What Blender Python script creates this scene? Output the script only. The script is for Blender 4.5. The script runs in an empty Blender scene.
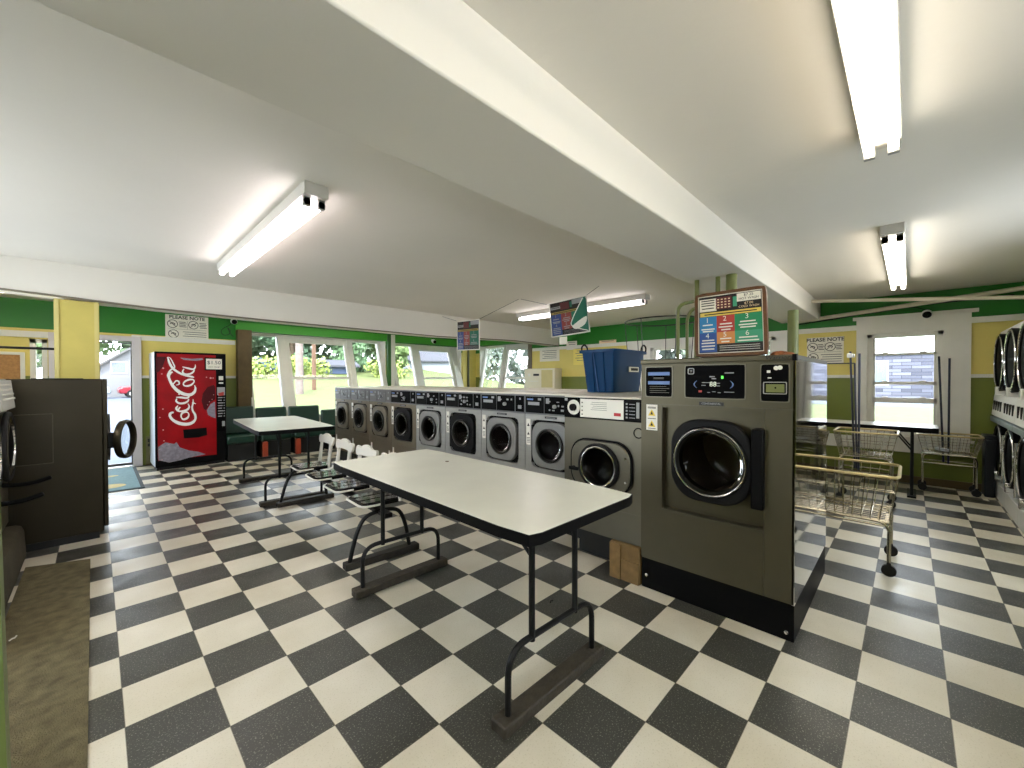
import bpy, bmesh, math, random
from mathutils import Vector as V, Matrix
random.seed(7)
PI = math.pi
S = bpy.context.scene
COL = S.collection

# ------------------------------------------------------------------ materials
def lin(c):
    r = []
    for v in c[:3]:
        v = v / 255.0
        r.append(v / 12.92 if v <= 0.04045 else ((v + 0.055) / 1.055) ** 2.4)
    return (r[0], r[1], r[2], 1.0)

MATS = {}
def M(name, rgb, rough=0.5, metal=0.0, var=0.06, scale=6.0, emit=0.0, bump=0.0, bscale=60.0, stretch=None, spec=None):
    """procedural principled material with a little noise in its colour"""
    if name in MATS:
        return MATS[name]
    m = bpy.data.materials.new(name); m.use_nodes = True
    nt = m.node_tree; N = nt.nodes; L = nt.links
    b = N['Principled BSDF']
    b.inputs['Roughness'].default_value = rough
    b.inputs['Metallic'].default_value = metal
    if spec is not None:
        b.inputs['Specular IOR Level'].default_value = spec
    c = lin(rgb)
    b.inputs['Base Color'].default_value = c
    geo = N.new('ShaderNodeTexCoord')
    vec = geo.outputs['Object']
    if stretch:
        mp = N.new('ShaderNodeMapping'); mp.inputs['Scale'].default_value = stretch
        L.new(vec, mp.inputs['Vector']); vec = mp.outputs['Vector']
    if var > 0:
        nz = N.new('ShaderNodeTexNoise'); nz.inputs['Scale'].default_value = scale; nz.inputs['Detail'].default_value = 5
        L.new(vec, nz.inputs['Vector'])
        mx = N.new('ShaderNodeMix'); mx.data_type = 'RGBA'
        mx.inputs[6].default_value = tuple(x * (1 - var * 1.6) for x in c[:3]) + (1,)
        mx.inputs[7].default_value = tuple(min(1, x * (1 + var * 1.6)) for x in c[:3]) + (1,)
        L.new(nz.outputs['Fac'], mx.inputs[0]); L.new(mx.outputs[2], b.inputs['Base Color'])
    if bump > 0:
        n2 = N.new('ShaderNodeTexNoise'); n2.inputs['Scale'].default_value = bscale; n2.inputs['Detail'].default_value = 6
        L.new(vec, n2.inputs['Vector'])
        bp = N.new('ShaderNodeBump'); bp.inputs['Strength'].default_value = bump; bp.inputs['Distance'].default_value = 0.02
        L.new(n2.outputs['Fac'], bp.inputs['Height']); L.new(bp.outputs['Normal'], b.inputs['Normal'])
    if emit > 0:
        b.inputs['Emission Color'].default_value = c; b.inputs['Emission Strength'].default_value = emit
    MATS[name] = m
    return m

def glass_mat(name, tint=(1, 1, 1), ior=1.3):
    m = bpy.data.materials.new(name); m.use_nodes = True
    nt = m.node_tree; N = nt.nodes; L = nt.links
    N.remove(N['Principled BSDF'])
    t = N.new('ShaderNodeBsdfTransparent'); t.inputs[0].default_value = tuple(tint) + (1,)
    g = N.new('ShaderNodeBsdfGlossy'); g.inputs['Roughness'].default_value = 0.02
    f = N.new('ShaderNodeFresnel'); f.inputs[0].default_value = ior
    mx = N.new('ShaderNodeMixShader')
    L.new(f.outputs[0], mx.inputs[0]); L.new(t.outputs[0], mx.inputs[1]); L.new(g.outputs[0], mx.inputs[2])
    L.new(mx.outputs[0], N['Material Output'].inputs[0])
    return m

# palette
WHITE = M('white_trim_paint', (226, 224, 214), 0.45, var=0.04)
CEIL = M('ceiling_paint', (226, 221, 211), 0.8, var=0.05, scale=0.7, bump=0.15, bscale=9)
BEAMP = M('beam_paint', (222, 217, 207), 0.75, var=0.04, scale=0.8, bump=0.1, bscale=12)
GREEN = M('green_paint', (24, 122, 22), 0.5, var=0.08)
OLIVE = M('olive_paint', (108, 118, 42), 0.5, var=0.05)
YELLOW = M('yellow_paint', (222, 204, 110), 0.55, var=0.05)
PYEL = M('pillar_yellow_paint', (196, 180, 92), 0.55, var=0.08)
BROWNPOST = M('brown_wood', (92, 74, 40), 0.6, var=0.25, scale=9)
BLACK = M('black_metal', (14, 14, 15), 0.42, var=0.1, spec=.25)
BLACKPL = M('black_plastic', (11, 11, 12), 0.5, var=0.05, spec=.08)
PORT = M('black_porthole', (8, 8, 9), .6, var=.05, spec=.05)
SATIN = M('black_panel', (7, 7, 8), 0.5, var=0.05, spec=.04)
RUBBER = M('rubber', (14, 14, 14), 0.7)
STEEL = M('stainless_steel', (168, 168, 165), 0.38, 0.6, var=0.10, scale=3, stretch=(1, 1, 14))
STEELB = M('stainless_steel_dark_reflection', (122, 113, 94), 0.38, 0.6, var=0.12, scale=3)  # brown tone puts a dark reflection into the stainless colour
STEELG = M('olive_stainless_steel', (86, 81, 65), 0.42, 0.7, var=0.09, scale=4, bump=0.02, bscale=250)
STEELM = M('grey_stainless_steel', (108, 104, 91), 0.38, 0.75, var=0.08, scale=4)
MIRROR = M('polished_steel', (190, 190, 188), 0.05, 1.0, var=0.02)
CHROME = M('chrome', (214, 214, 212), 0.12, 1.0, var=0.02)
DOORG = M('grey_door_plastic', (138, 138, 136), 0.42, 0.35, var=0.05)
DOORB = M('charcoal_door_plastic', (22, 22, 23), 0.45, var=0.06, spec=.12)
MODG = M('module_grey', (104, 104, 104), .4, .3, var=.05)
TOPM = M('pale_top_enamel', (222, 216, 202), .35, var=.04)
RINGM = M('dark_ring_steel', (52, 52, 50), 0.3, 0.8, var=0.05)
DOORT = M('taupe_door_plastic', (118, 112, 98), 0.42, 0.35, var=0.06)
DRUM = M('drum_steel', (62, 58, 52), 0.36, 1.0, var=0.12, scale=12)
CTRL = M('control_panel_grey', (112, 114, 115), 0.4, 0.3, var=0.05)
LABELW = M('label_white', (228, 226, 216), 0.5, var=0.03)
LGREY = M('label_grey', (150, 152, 154), 0.5, var=0.03)
LAMIN = M('white_laminate', (214, 214, 202), 0.3, var=0.10, scale=3)
WOODB = M('weathered_board', (52, 46, 36), 0.7, var=0.5, scale=24, bump=0.3)
BOARDD = M('dark_board', (40, 36, 30), .6, var=.4, scale=24)
WOODL = M('raw_plywood', (112, 88, 50), 0.7, var=0.25, scale=14)
WOODF = M('varnished_frame_wood', (96, 60, 28), 0.45, var=0.3, scale=22)
PIPEG = M('green_pipe_paint', (108, 114, 58), 0.4, var=0.08)
PIPEW = M('white_pipe', (224, 214, 196), 0.45, var=0.05)
BLUEP = M('blue_plastic', (2, 54, 96), 0.45, var=0.06, spec=.2)
GVINYL = M('green_vinyl', (18, 52, 40), 0.38, var=0.12, scale=10)
DARKB = M('dark_base', (14, 15, 14), 0.6)
REDW = M('red_brown_wood', (158, 58, 30), 0.5, var=0.2)
CHAIRW = M('white_chair_paint', (218, 216, 206), 0.4, var=0.05)
SEATM = M('dark_seat_vinyl', (34, 24, 20), 0.12, var=0.3, scale=7)
MDARK = M('dark_brown_steel', (52, 46, 34), 0.40, 0.75, var=0.22, scale=3)
CREAM = M('cream_enamel', (230, 222, 196), 0.45, var=0.04)
PAPER = M('paper', (232, 228, 214), 0.7, var=0.03)
PAPERY = M('yellow_paper', (240, 222, 120), 0.7, var=0.03)
PAPERP = M('peach_paper', (236, 208, 170), 0.7, var=0.03)
INK = M('ink', (24, 22, 22), 0.6)
INKG = M('grey_ink', (110, 108, 104), 0.6)
CORK = M('cork', (176, 132, 84), 0.85, var=0.25, scale=40)
WIRE = M('wire_chrome', (178, 172, 154), 0.25, 1.0, var=0.05)
WIREY = M('wire_tan', (196, 180, 132), 0.35, 0.5, var=0.1)
WIRED = M('dark_wire', (52, 52, 50), 0.4, 0.6)
CONC = M('stained_concrete', (66, 59, 42), 0.85, var=0.3, scale=7, bump=0.4)
CARPET = M('dirty_carpet', (110, 100, 70), 0.95, var=0.5, scale=16, bump=0.8, bscale=160)
MATB = M('doormat_blue', (110, 142, 150), 0.9, var=0.2, scale=30, bump=0.5)
MATD = M('doormat_edge', (48, 62, 66), 0.8)
MATT = M('doormat_tan', (196, 180, 130), 0.9, var=0.2)
CRED = M('cola_red', (148, 6, 16), 0.4, var=0.4, scale=3.2, spec=.2)
CDARK = M('cola_dark', (70, 8, 14), 0.4, var=0.3, spec=.2)
CSILV = M('vending_side', (200, 208, 216), 0.35, 0.3, var=0.04)
CICE = M('ice_print', (132, 126, 138), 0.35, var=0.4, scale=22)
CWHITE = M('script_white', (240, 236, 232), 0.35, var=0.0)
BLUEL = M('label_blue', (104, 132, 190), 0.5, var=0.02)
TUBE = M('fluorescent_tube', (255, 248, 236), 0.4, var=0, emit=6.0)
TUBEP = M('fluorescent_tube_cool', (255, 246, 250), 0.4, var=0, emit=6.2)
TUBEW = M('fluorescent_tube_warm', (255, 245, 228), 0.4, var=0, emit=4.2)
FIXT = M('fixture_enamel', (206, 202, 194), 0.4, var=0.03)
SOCK = M('fixture_socket', (150, 148, 142), 0.5)
GLASS = glass_mat('window_glass')
DGLASS = glass_mat('door_glass', (0.62, 0.66, 0.66))
SGLASS = glass_mat('smoked_glass', (0.55, 0.53, 0.5), 1.14)
NAVY = M('navy_plastic', (22, 28, 36), 0.4)
LBLUE = M('pale_blue_enamel', (186, 206, 208), 0.35, var=0.03)
WENAM = M('white_enamel', (232, 232, 226), 0.35, var=0.03)
MGREY = M('machine_grey', (206, 206, 198), 0.4, 0.0, var=0.05)
P_BLUE = M('print_blue', (44, 128, 182), 0.4, var=0.03)
P_NAVY = M('print_navy', (44, 82, 150), 0.4, var=0.03)
P_RED = M('print_red', (172, 56, 50), 0.4, var=0.03)
P_OR = M('print_orange', (206, 136, 72), 0.4, var=0.03)
P_GR = M('print_green', (30, 134, 88), 0.4, var=0.03)
P_TEAL = M('print_teal', (64, 152, 118), 0.4, var=0.03)
P_BLK = M('print_black', (18, 16, 16), 0.35, var=0.03)
P_YEL = M('print_yellow', (222, 196, 92), 0.4, var=0.03)
P_INDIGO = M('print_indigo', (48, 70, 128), .4, var=.1)
P_BRICK = M('print_brick', (140, 64, 58), .4, var=.1)
P_PINE = M('print_pine', (30, 104, 84), .4, var=.1)
P_OCHRE = M('print_ochre', (160, 138, 70), .4, var=.1)
P_PLUM = M('print_plum', (92, 34, 40), 0.4, var=0.03)
LEDG = M('green_led', (90, 255, 80), 0.4, var=0, emit=.6)
LEDR = M('red_led', (160, 22, 30), 0.4, var=0, emit=.12)
LEDW = M('white_led', (225, 235, 215), 0.4, var=0, emit=.15)
WARN = M('warning_yellow', (224, 196, 60), 0.5, var=0.02)

# ------------------------------------------------------------------ mesh builder
class MB:
    def __init__(s):
        s.v = []; s.f = []; s.m = []; s.cur = 0
    def add(s, vs, fs):
        o = len(s.v); s.v += [tuple(p) for p in vs]
        for f in fs:
            s.f.append([o + i for i in f]); s.m.append(s.cur)
        return s
    def box(s, x0, x1, y0, y1, z0, z1):
        x0, x1 = min(x0, x1), max(x0, x1); y0, y1 = min(y0, y1), max(y0, y1); z0, z1 = min(z0, z1), max(z0, z1)
        vs = [(x, y, z) for z in (z0, z1) for y in (y0, y1) for x in (x0, x1)]
        return s.add(vs, [(0, 2, 3, 1), (4, 5, 7, 6), (0, 1, 5, 4), (2, 6, 7, 3), (0, 4, 6, 2), (1, 3, 7, 5)])
    def hexa(s, p):      # 8 points: bottom ring 0-3, top ring 4-7
        return s.add(p, [(3, 2, 1, 0), (4, 5, 6, 7), (0, 1, 5, 4), (1, 2, 6, 5), (2, 3, 7, 6), (3, 0, 4, 7)])
    def prism(s, pts, o, u, v, d):
        """polygon pts (2d) in plane o,u,v extruded along vector d"""
        o, u, v, d = V(o), V(u), V(v), V(d); n = len(pts)
        a = [o + u * x + v * y for x, y in pts]; b = [p + d for p in a]
        fs = [list(range(n))[::-1], list(range(n, 2 * n))] + [(i, (i + 1) % n, n + (i + 1) % n, n + i) for i in range(n)]
        if u.cross(v).dot(d) < 0:
            fs = [list(f)[::-1] for f in fs]
        return s.add(a + b, fs)
    def annulus(s, outer, inner, o, u, v, d):
        o, u, v, d = V(o), V(u), V(v), V(d); n = len(outer)
        A = [o + u * x + v * y for x, y in outer]; B = [o + u * x + v * y for x, y in inner]
        vs = A + B + [p + d for p in A] + [p + d for p in B]; fs = []
        for i in range(n):
            j = (i + 1) % n
            fs += [(i, n + i, n + j, j), (2 * n + i, 2 * n + j, 3 * n + j, 3 * n + i), (i, j, 2 * n + j, 2 * n + i), (n + i, 3 * n + i, 3 * n + j, n + j)]
        if u.cross(v).dot(d) < 0:
            fs = [list(f)[::-1] for f in fs]
        return s.add(vs, fs)
    def lathe(s, prof, o, ax, n=32, cap0=False, cap1=False):
        o, ax = V(o), V(ax).normalized()
        t = V((0, 0, 1)) if abs(ax.z) < 0.9 else V((1, 0, 0))
        u = ax.cross(t).normalized(); w = ax.cross(u)
        vs = []; fs = []
        for r, h in prof:
            for k in range(n):
                a = 2 * PI * k / n
                vs.append(o + ax * h + (u * math.cos(a) + w * math.sin(a)) * r)
        for i in range(len(prof) - 1):
            for k in range(n):
                fs.append((i * n + k, i * n + (k + 1) % n, (i + 1) * n + (k + 1) % n, (i + 1) * n + k))
        if cap0: fs.append(list(range(n))[::-1])
        if cap1: fs.append(list(range((len(prof) - 1) * n, len(prof) * n)))
        return s.add(vs, fs)
    def cyl(s, p0, p1, r, r1=None, n=12):
        p0, p1 = V(p0), V(p1); d = p1 - p0
        return s.lathe([(r, 0), (r if r1 is None else r1, d.length)], p0, d, n, True, True)
    def torus(s, o, ax, R, r, n=36, k=8):
        prof = [(R + r * math.cos(2 * PI * i / k), r * math.sin(2 * PI * i / k)) for i in range(k + 1)]
        return s.lathe(prof, o, ax, n)
    def tube(s, pts, r, n=8, closed=False):
        P = [V(p) for p in pts]; m = len(P); rings = []; prev = None
        for i in range(m):
            if closed: t = P[(i + 1) % m] - P[i - 1]
            else: t = P[min(i + 1, m - 1)] - P[max(i - 1, 0)]
            t.normalize()
            if prev is None:
                q = V((0, 0, 1)) if abs(t.z) < 0.9 else V((1, 0, 0))
                u = t.cross(q).normalized()
            else:
                u = (prev - t * prev.dot(t)).normalized()
            prev = u; w = t.cross(u)
            rings.append([P[i] + (u * math.cos(2 * PI * k / n) + w * math.sin(2 * PI * k / n)) * r for k in range(n)])
        vs = [p for R in rings for p in R]; fs = []
        for i in range(m if closed else m - 1):
            a, b = i * n, ((i + 1) % m) * n
            for k in range(n):
                fs.append((a + k, a + (k + 1) % n, b + (k + 1) % n, b + k))
        if not closed:
            fs.append(list(range(n))[::-1]); fs.append(list(range((m - 1) * n, m * n)))
        return s.add(vs, fs)
    def ribbon(s, pts, ws, o, u, v, d):
        """flat stroke of varying width along 2d pts"""
        P = smooth(pts, 5) if len(pts) > 2 else [tuple(p) for p in pts]
        n = len(P); L_ = []; R_ = []
        for i in range(n):
            t = (P[min(i + 1, n - 1)][0] - P[max(i - 1, 0)][0], P[min(i + 1, n - 1)][1] - P[max(i - 1, 0)][1])
            l = math.hypot(*t) or 1; nx, ny = -t[1] / l, t[0] / l
            q = i / (n - 1) * (len(ws) - 1); a = min(int(q), len(ws) - 2); w = ws[a] + (ws[a + 1] - ws[a]) * (q - a)
            L_.append((P[i][0] + nx * w / 2, P[i][1] + ny * w / 2)); R_.append((P[i][0] - nx * w / 2, P[i][1] - ny * w / 2))
        o, u, v, d = V(o), V(u), V(v), V(d)
        for i in range(n - 1):
            q = [L_[i], R_[i], R_[i + 1], L_[i + 1]]
            s.prism(q, o, u, v, d)
        return s
    def text(s, st, o, u, v, size, d=0.002, align='CENTER', shear=0.0, bold=0.0):
        c = bpy.data.curves.new('t', 'FONT'); c.body = st; c.size = 1; c.align_x = align; c.align_y = 'CENTER'; c.shear = shear; c.offset = bold
        c.resolution_u = 2
        ob = bpy.data.objects.new('t', c); COL.objects.link(ob)
        dg = bpy.context.evaluated_depsgraph_get()
        me = bpy.data.meshes.new_from_object(ob.evaluated_get(dg))
        o, u, v = V(o), V(u).normalized(), V(v).normalized(); nrm = u.cross(v)
        vs = [o + (u * p.co.x + v * p.co.y) * size + nrm * d for p in me.vertices]
        s.add(vs, [list(f.vertices) for f in me.polygons])
        bpy.data.objects.remove(ob); bpy.data.curves.remove(c); bpy.data.meshes.remove(me)
        return s
    def build(s, name, mats, parent=None, bevel=0.0, loc=None, smooth_=True):
        me = bpy.data.meshes.new(name); me.from_pydata(s.v, [], s.f)
        if not isinstance(mats, (list, tuple)): mats = [mats]
        for m in mats: me.materials.append(m)
        me.polygons.foreach_set('material_index', s.m)
        me.validate(); me.update()
        if smooth_:
            me.polygons.foreach_set('use_smooth', [True] * len(me.polygons))
            me.set_sharp_from_angle(angle=math.radians(35))
        ob = bpy.data.objects.new(name, me); COL.objects.link(ob)
        if parent is not None: ob.parent = parent
        if loc is not None: ob.location = loc
        if bevel > 0:
            b = ob.modifiers.new('bevel', 'BEVEL'); b.width = bevel; b.segments = 2; b.limit_method = 'ANGLE'; b.angle_limit = math.radians(50)
        return ob

def smooth(pts, k=6, closed=False):
    """catmull-rom"""
    n = len(pts); out = []; D = len(pts[0])
    for i in range(n if closed else n - 1):
        p0 = pts[(i - 1) % n] if (closed or i > 0) else pts[0]
        p1 = pts[i]; p2 = pts[(i + 1) % n]
        p3 = pts[(i + 2) % n] if (closed or i + 2 < n) else pts[-1]
        for j in range(k):
            t = j / k
            out.append(tuple(0.5 * (2 * p1[d] + (p2[d] - p0[d]) * t + (2 * p0[d] - 5 * p1[d] + 4 * p2[d] - p3[d]) * t * t + (3 * p1[d] - p0[d] - 3 * p2[d] + p3[d]) * t ** 3) for d in range(D)))
    if not closed: out.append(tuple(pts[-1]))
    return out

def fillet(pts, r, k=6):
    P = [V(p) for p in pts]; out = [P[0]]
    for i in range(1, len(P) - 1):
        a = (P[i - 1] - P[i]); b = (P[i + 1] - P[i]); q = min(r, a.length * .49, b.length * .49)
        A = P[i] + a.normalized() * q; B = P[i] + b.normalized() * q
        for j in range(k + 1):
            t = j / k; out.append(A * (1 - t) ** 2 + P[i] * 2 * t * (1 - t) + B * t * t)
    out.append(P[-1]); return out
def rr(w, h, r, n=48, power=None):
    """rounded rectangle sampled at n angles (same order as circ)"""
    out = []
    for k in range(n):
        a = 2 * PI * k / n; c, s_ = math.cos(a), math.sin(a)
        m = max(abs(c), abs(s_)); x, y = c / m, s_ / m
        px, py = x * w / 2, y * h / 2
        cx = max(-(w / 2 - r), min(w / 2 - r, px)); cy = max(-(h / 2 - r), min(h / 2 - r, py))
        dx, dy = px - cx, py - cy; l = math.hypot(dx, dy)
        if l > 1e-9 and abs(dx) > 1e-9 and abs(dy) > 1e-9:
            px, py = cx + dx / l * r, cy + dy / l * r
        out.append((px, py))
    return out
def circ(r, n=48, cx=0, cy=0):
    return [(cx + r * math.cos(2 * PI * k / n), cy + r * math.sin(2 * PI * k / n)) for k in range(n)]

def tag(o, label, cat, group=None, kind=None):
    o['label'] = label; o['category'] = cat
    if group: o['group'] = group
    if kind: o['kind'] = kind
    return o
def thing(name, label, cat, loc=(0, 0, 0), rz=0.0, group=None):
    o = bpy.data.objects.new(name, None); COL.objects.link(o)
    o.location = loc; o.rotation_euler = (0, 0, rz); o.empty_display_size = 0.1
    return tag(o, label, cat, group)
def struct(ob):
    ob['kind'] = 'structure'; return ob
def children(o): return [c for c in bpy.data.objects if c.parent == o]
def dup(o, label=None, loc=None, rz=None, parent=None):
    c = o.copy(); COL.objects.link(c)
    if parent is not None: c.parent = parent
    for ch in children(o): dup(ch, parent=c)
    if label: c['label'] = label
    if loc is not None: c.location = loc
    if rz is not None: c.rotation_euler = (0, 0, rz)
    return c

# ------------------------------------------------------------------ camera
F_PX, YAW, PITCH, ROLL = 406.67, 0.774208, -0.0124427, -0.0012035
CAM = V((-0.06964, -2.30291, 1.43587))
fw = V((math.cos(YAW) * math.cos(PITCH), math.sin(YAW) * math.cos(PITCH), math.sin(PITCH)))
rt = V((math.sin(YAW), -math.cos(YAW), 0)); up = rt.cross(fw)
r2 = rt * math.cos(ROLL) + up * math.sin(ROLL); u2 = up * math.cos(ROLL) - rt * math.sin(ROLL)
cd = bpy.data.cameras.new('camera'); co = bpy.data.objects.new('camera', cd); COL.objects.link(co)
cd.sensor_width = 36; cd.lens = F_PX / 1024 * 36; cd.clip_start = 0.02; cd.clip_end = 400
mx = Matrix((r2, u2, -fw)).transposed().to_4x4(); mx.translation = CAM
co.matrix_world = mx; S.camera = co

# ------------------------------------------------------------------ room shell
T = 0.3048
YW, XW, ZC = 6.85, 7.75, 2.60
X0, Y0 = -2.2, -4.1

def floor_mat():
    m = bpy.data.materials.new('checker_tile'); m.use_nodes = True
    nt = m.node_tree; N = nt.nodes; L = nt.links; b = N['Principled BSDF']
    g = N.new('ShaderNodeNewGeometry')
    mp = N.new('ShaderNodeMapping'); mp.inputs['Scale'].default_value = (1 / T, 1 / T, 0); mp.inputs['Location'].default_value = (0, 0, 0.5)
    L.new(g.outputs['Position'], mp.inputs['Vector'])
    ck = N.new('ShaderNodeTexChecker'); ck.inputs['Scale'].default_value = 1
    ck.inputs['Color1'].default_value = (0, 0, 0, 1); ck.inputs['Color2'].default_value = (1, 1, 1, 1)
    L.new(mp.outputs[0], ck.inputs['Vector'])
    def noise(sc, det=4):
        n = N.new('ShaderNodeTexNoise'); n.inputs['Scale'].default_value = sc; n.inputs['Detail'].default_value = det
        L.new(g.outputs['Position'], n.inputs['Vector']); return n.outputs['Fac']
    def ramp(src, a, b_, ca, cb):
        r = N.new('ShaderNodeValToRGB'); r.color_ramp.elements[0].position = a; r.color_ramp.elements[1].position = b_
        r.color_ramp.elements[0].color = ca; r.color_ramp.elements[1].color = cb; L.new(src, r.inputs[0]); return r.outputs[0]
    def mix(fac, a, b_, bl='MIX'):
        x = N.new('ShaderNodeMix'); x.data_type = 'RGBA'; x.blend_type = bl
        for k, val in ((0, fac), (6, a), (7, b_)):
            if hasattr(val, 'is_linked'): L.new(val, x.inputs[k])
            else: x.inputs[k].default_value = val
        return x.outputs[2]
    vo = N.new('ShaderNodeTexVoronoi'); vo.inputs['Scale'].default_value = 85; L.new(g.outputs['Position'], vo.inputs['Vector'])
    sp = ramp(noise(150, 3), 0.59, 0.66, (0, 0, 0, 1), (1, 1, 1, 1))
    dark = mix(sp, lin((68, 68, 64)), lin((138, 138, 130)))
    light = mix(sp, lin((228, 222, 206)), lin((212, 205, 185)))
    col = mix(ck.outputs['Color'], dark, light)
    dirt = ramp(noise(1.7, 6), 0.35, 0.75, (0.80, 0.77, 0.70, 1), (1, 1, 1, 1))
    col = mix(1.0, col, dirt, 'MULTIPLY')
    # seams between tiles
    fr = N.new('ShaderNodeVectorMath'); fr.operation = 'FRACTION'; L.new(mp.outputs[0], fr.inputs[0])
    sx = N.new('ShaderNodeSeparateXYZ'); L.new(fr.outputs[0], sx.inputs[0])
    def math_(op, a, b_=None):
        q = N.new('ShaderNodeMath'); q.operation = op
        for k, val in enumerate((a, b_)):
            if val is None: continue
            if hasattr(val, 'is_linked'): L.new(val, q.inputs[k])
            else: q.inputs[k].default_value = val
        return q.outputs[0]
    def edge(c): return math_('MINIMUM', c, math_('SUBTRACT', 1.0, c))
    e = math_('LESS_THAN', math_('MINIMUM', edge(sx.outputs[0]), edge(sx.outputs[1])), 0.007)
    col = mix(math_('MULTIPLY', e, 0.65), col, lin((62, 56, 40)))
    L.new(col, b.inputs['Base Color'])
    rg = ramp(noise(5, 5), 0.3, 0.7, (0.30, 0.30, 0.30, 1), (0.48, 0.48, 0.48, 1)); L.new(rg, b.inputs['Roughness'])
    bp = N.new('ShaderNodeBump'); bp.inputs['Strength'].default_value = 0.08; bp.inputs['Distance'].default_value = 0.01
    L.new(noise(30, 3), bp.inputs['Height']); L.new(bp.outputs[0], b.inputs['Normal'])
    return m

def wall_paint():
    """yellow above, olive wainscot, dark green band near the ceiling"""
    m = bpy.data.materials.new('banded_wall_paint'); m.use_nodes = True
    nt = m.node_tree; N = nt.nodes; L = nt.links; b = N['Principled BSDF']; b.inputs['Roughness'].default_value = 0.5
    g = N.new('ShaderNodeNewGeometry'); s = N.new('ShaderNodeSeparateXYZ'); L.new(g.outputs['Position'], s.inputs[0])
    r = N.new('ShaderNodeValToRGB'); r.color_ramp.interpolation = 'CONSTANT'
    dv = N.new('ShaderNodeMath'); dv.operation = 'DIVIDE'; dv.inputs[1].default_value = 3.0; L.new(s.outputs[2], dv.inputs[0]); L.new(dv.outputs[0], r.inputs[0])
    e = r.color_ramp.elements; e[0].position = 0; e[0].color = lin((112, 122, 44)); e[1].position = 1.48 / 3; e[1].color = lin((224, 206, 112))
    k = e.new(2.17 / 3); k.color = lin((20, 118, 20))
    nz = N.new('ShaderNodeTexNoise'); nz.inputs['Scale'].default_value = 2.5; nz.inputs['Detail'].default_value = 5; L.new(g.outputs['Position'], nz.inputs['Vector'])
    rp = N.new('ShaderNodeValToRGB'); rp.color_ramp.elements[0].color = (0.86, 0.86, 0.86, 1); rp.color_ramp.elements[1].color = (1.05, 1.05, 1.05, 1)
    L.new(nz.outputs['Fac'], rp.inputs[0])
    x = N.new('ShaderNodeMix'); x.data_type = 'RGBA'; x.blend_type = 'MULTIPLY'; x.inputs[0].default_value = 1
    L.new(r.outputs[0], x.inputs[6]); L.new(rp.outputs[0], x.inputs[7]); L.new(x.outputs[2], b.inputs['Base Color'])
    return m
WALLP = wall_paint()

struct(MB().box(X0 - .15, XW + .15, Y0 - .15, YW + .15, -0.12, 0).build('floor', floor_mat()))
struct(MB().box(X0 - .15, XW + .15, Y0 - .15, YW + .15, ZC, ZC + .15).build('ceiling', CEIL))

def wall(name, axis, plane, out, u0, u1, holes, mat, z1=ZC):
    mb = MB()
    us = sorted({u0, u1, *[h[0] for h in holes], *[h[1] for h in holes]}); zs = sorted({0, z1, *[h[2] for h in holes], *[h[3] for h in holes]})
    for i in range(len(us) - 1):
        for j in range(len(zs) - 1):
            uc, zc = (us[i] + us[i + 1]) / 2, (zs[j] + zs[j + 1]) / 2
            if any(h[0] < uc < h[1] and h[2] < zc < h[3] for h in holes): continue
            if axis == 'y': mb.box(us[i], us[i + 1], plane, plane + out, zs[j], zs[j + 1])
            else: mb.box(plane, plane + out, us[i], us[i + 1], zs[j], zs[j + 1])
    return struct(mb.build(name, mat, smooth_=False))
DOOR = (-0.45, 0.345, 0.0, 2.06)
SLIT = (-0.74, -0.57, 0.9, 2.03)
BAY1 = (2.0, 4.88, 0.55, 2.36); BAY2 = (5.12, 7.22, 0.55, 2.34); BAY3 = (4.75, 6.66, 0.55, 2.38)
WINA = (0.62, 1.42, 0.95, 2.06); WINB = (-0.72, -0.25, 0.95, 2.12); WINR = (-2.62, -1.86, 0.74, 2.07)
wall('wall_left', 'y', YW, .15, X0, XW, [DOOR, SLIT, BAY1, BAY2], WALLP)
wall('wall_far', 'x', XW, .15, Y0, YW, [BAY3, WINA, WINB, WINR], WALLP)
ADDED_WIN1 = [(-1.7, -.4, .9, 2.3), (.9, 2.0, .9, 2.3), (3.4, 4.85, .9, 2.3)]  # openings added behind the camera to let more sky light in
ADDED_WIN2 = [(-.2, 1.5, 1.0, 2.2), (1.65, 3.35, .7, 2.4), (3.5, 5.2, .7, 2.4)]  # added rear openings, extra sky light for the left ceiling
wall('wall_right', 'y', Y0 - .15, .15, X0, XW + .15, ADDED_WIN1, WALLP)
wall('wall_rear', 'x', X0 - .15, .15, Y0, YW, ADDED_WIN2, WALLP)

# dropped beams of the ceiling
o = struct(MB().box(X0, XW, -1.31, -0.80, 2.335, ZC + .02).build('ceiling_beam', BEAMP, bevel=0.008)); 
hb = MB()
bott = [(X0, 2.30), (-0.7, 2.285), (0.4, 2.235), (1.6, 2.215), (4.2, 2.205), (6.2, 2.26), (XW, 2.235)]
pr_ = [(x, z) for x, z in bott] + [(XW, ZC + .02), (X0, ZC + .02)]
hb.prism(pr_, (0, 3.76, 0), (1, 0, 0), (0, 0, 1), (0, 0.30, 0))
struct(hb.build('ceiling_beam', BEAMP, bevel=0.006, smooth_=False))
tb = MB(); tb.tube([(x, 3.752, z - .004) for x, z in bott], 0.011, 6)
struct(tb.build('trim_1', M('weathered_trim', (120, 112, 96), .6)))
# yellow pillar that carries the far beam
pl = thing('pillar', 'square yellow pillar behind the dark machine, reaching up to the beam', 'pillar', (-0.195, 3.93, 0)); pl['kind'] = 'structure'
MB().box(-.155, .155, -.16, .12, 0, 2.24).build('shaft', PYEL, pl, bevel=0.006)
MB().box(-.162, -.13, -.168, -.155, 0.2, 2.24).box(.118, .150, -.168, -.155, 0.2, 2.24).build('corner_strip', M('pillar_strip', (206, 192, 120), .5), pl)

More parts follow.
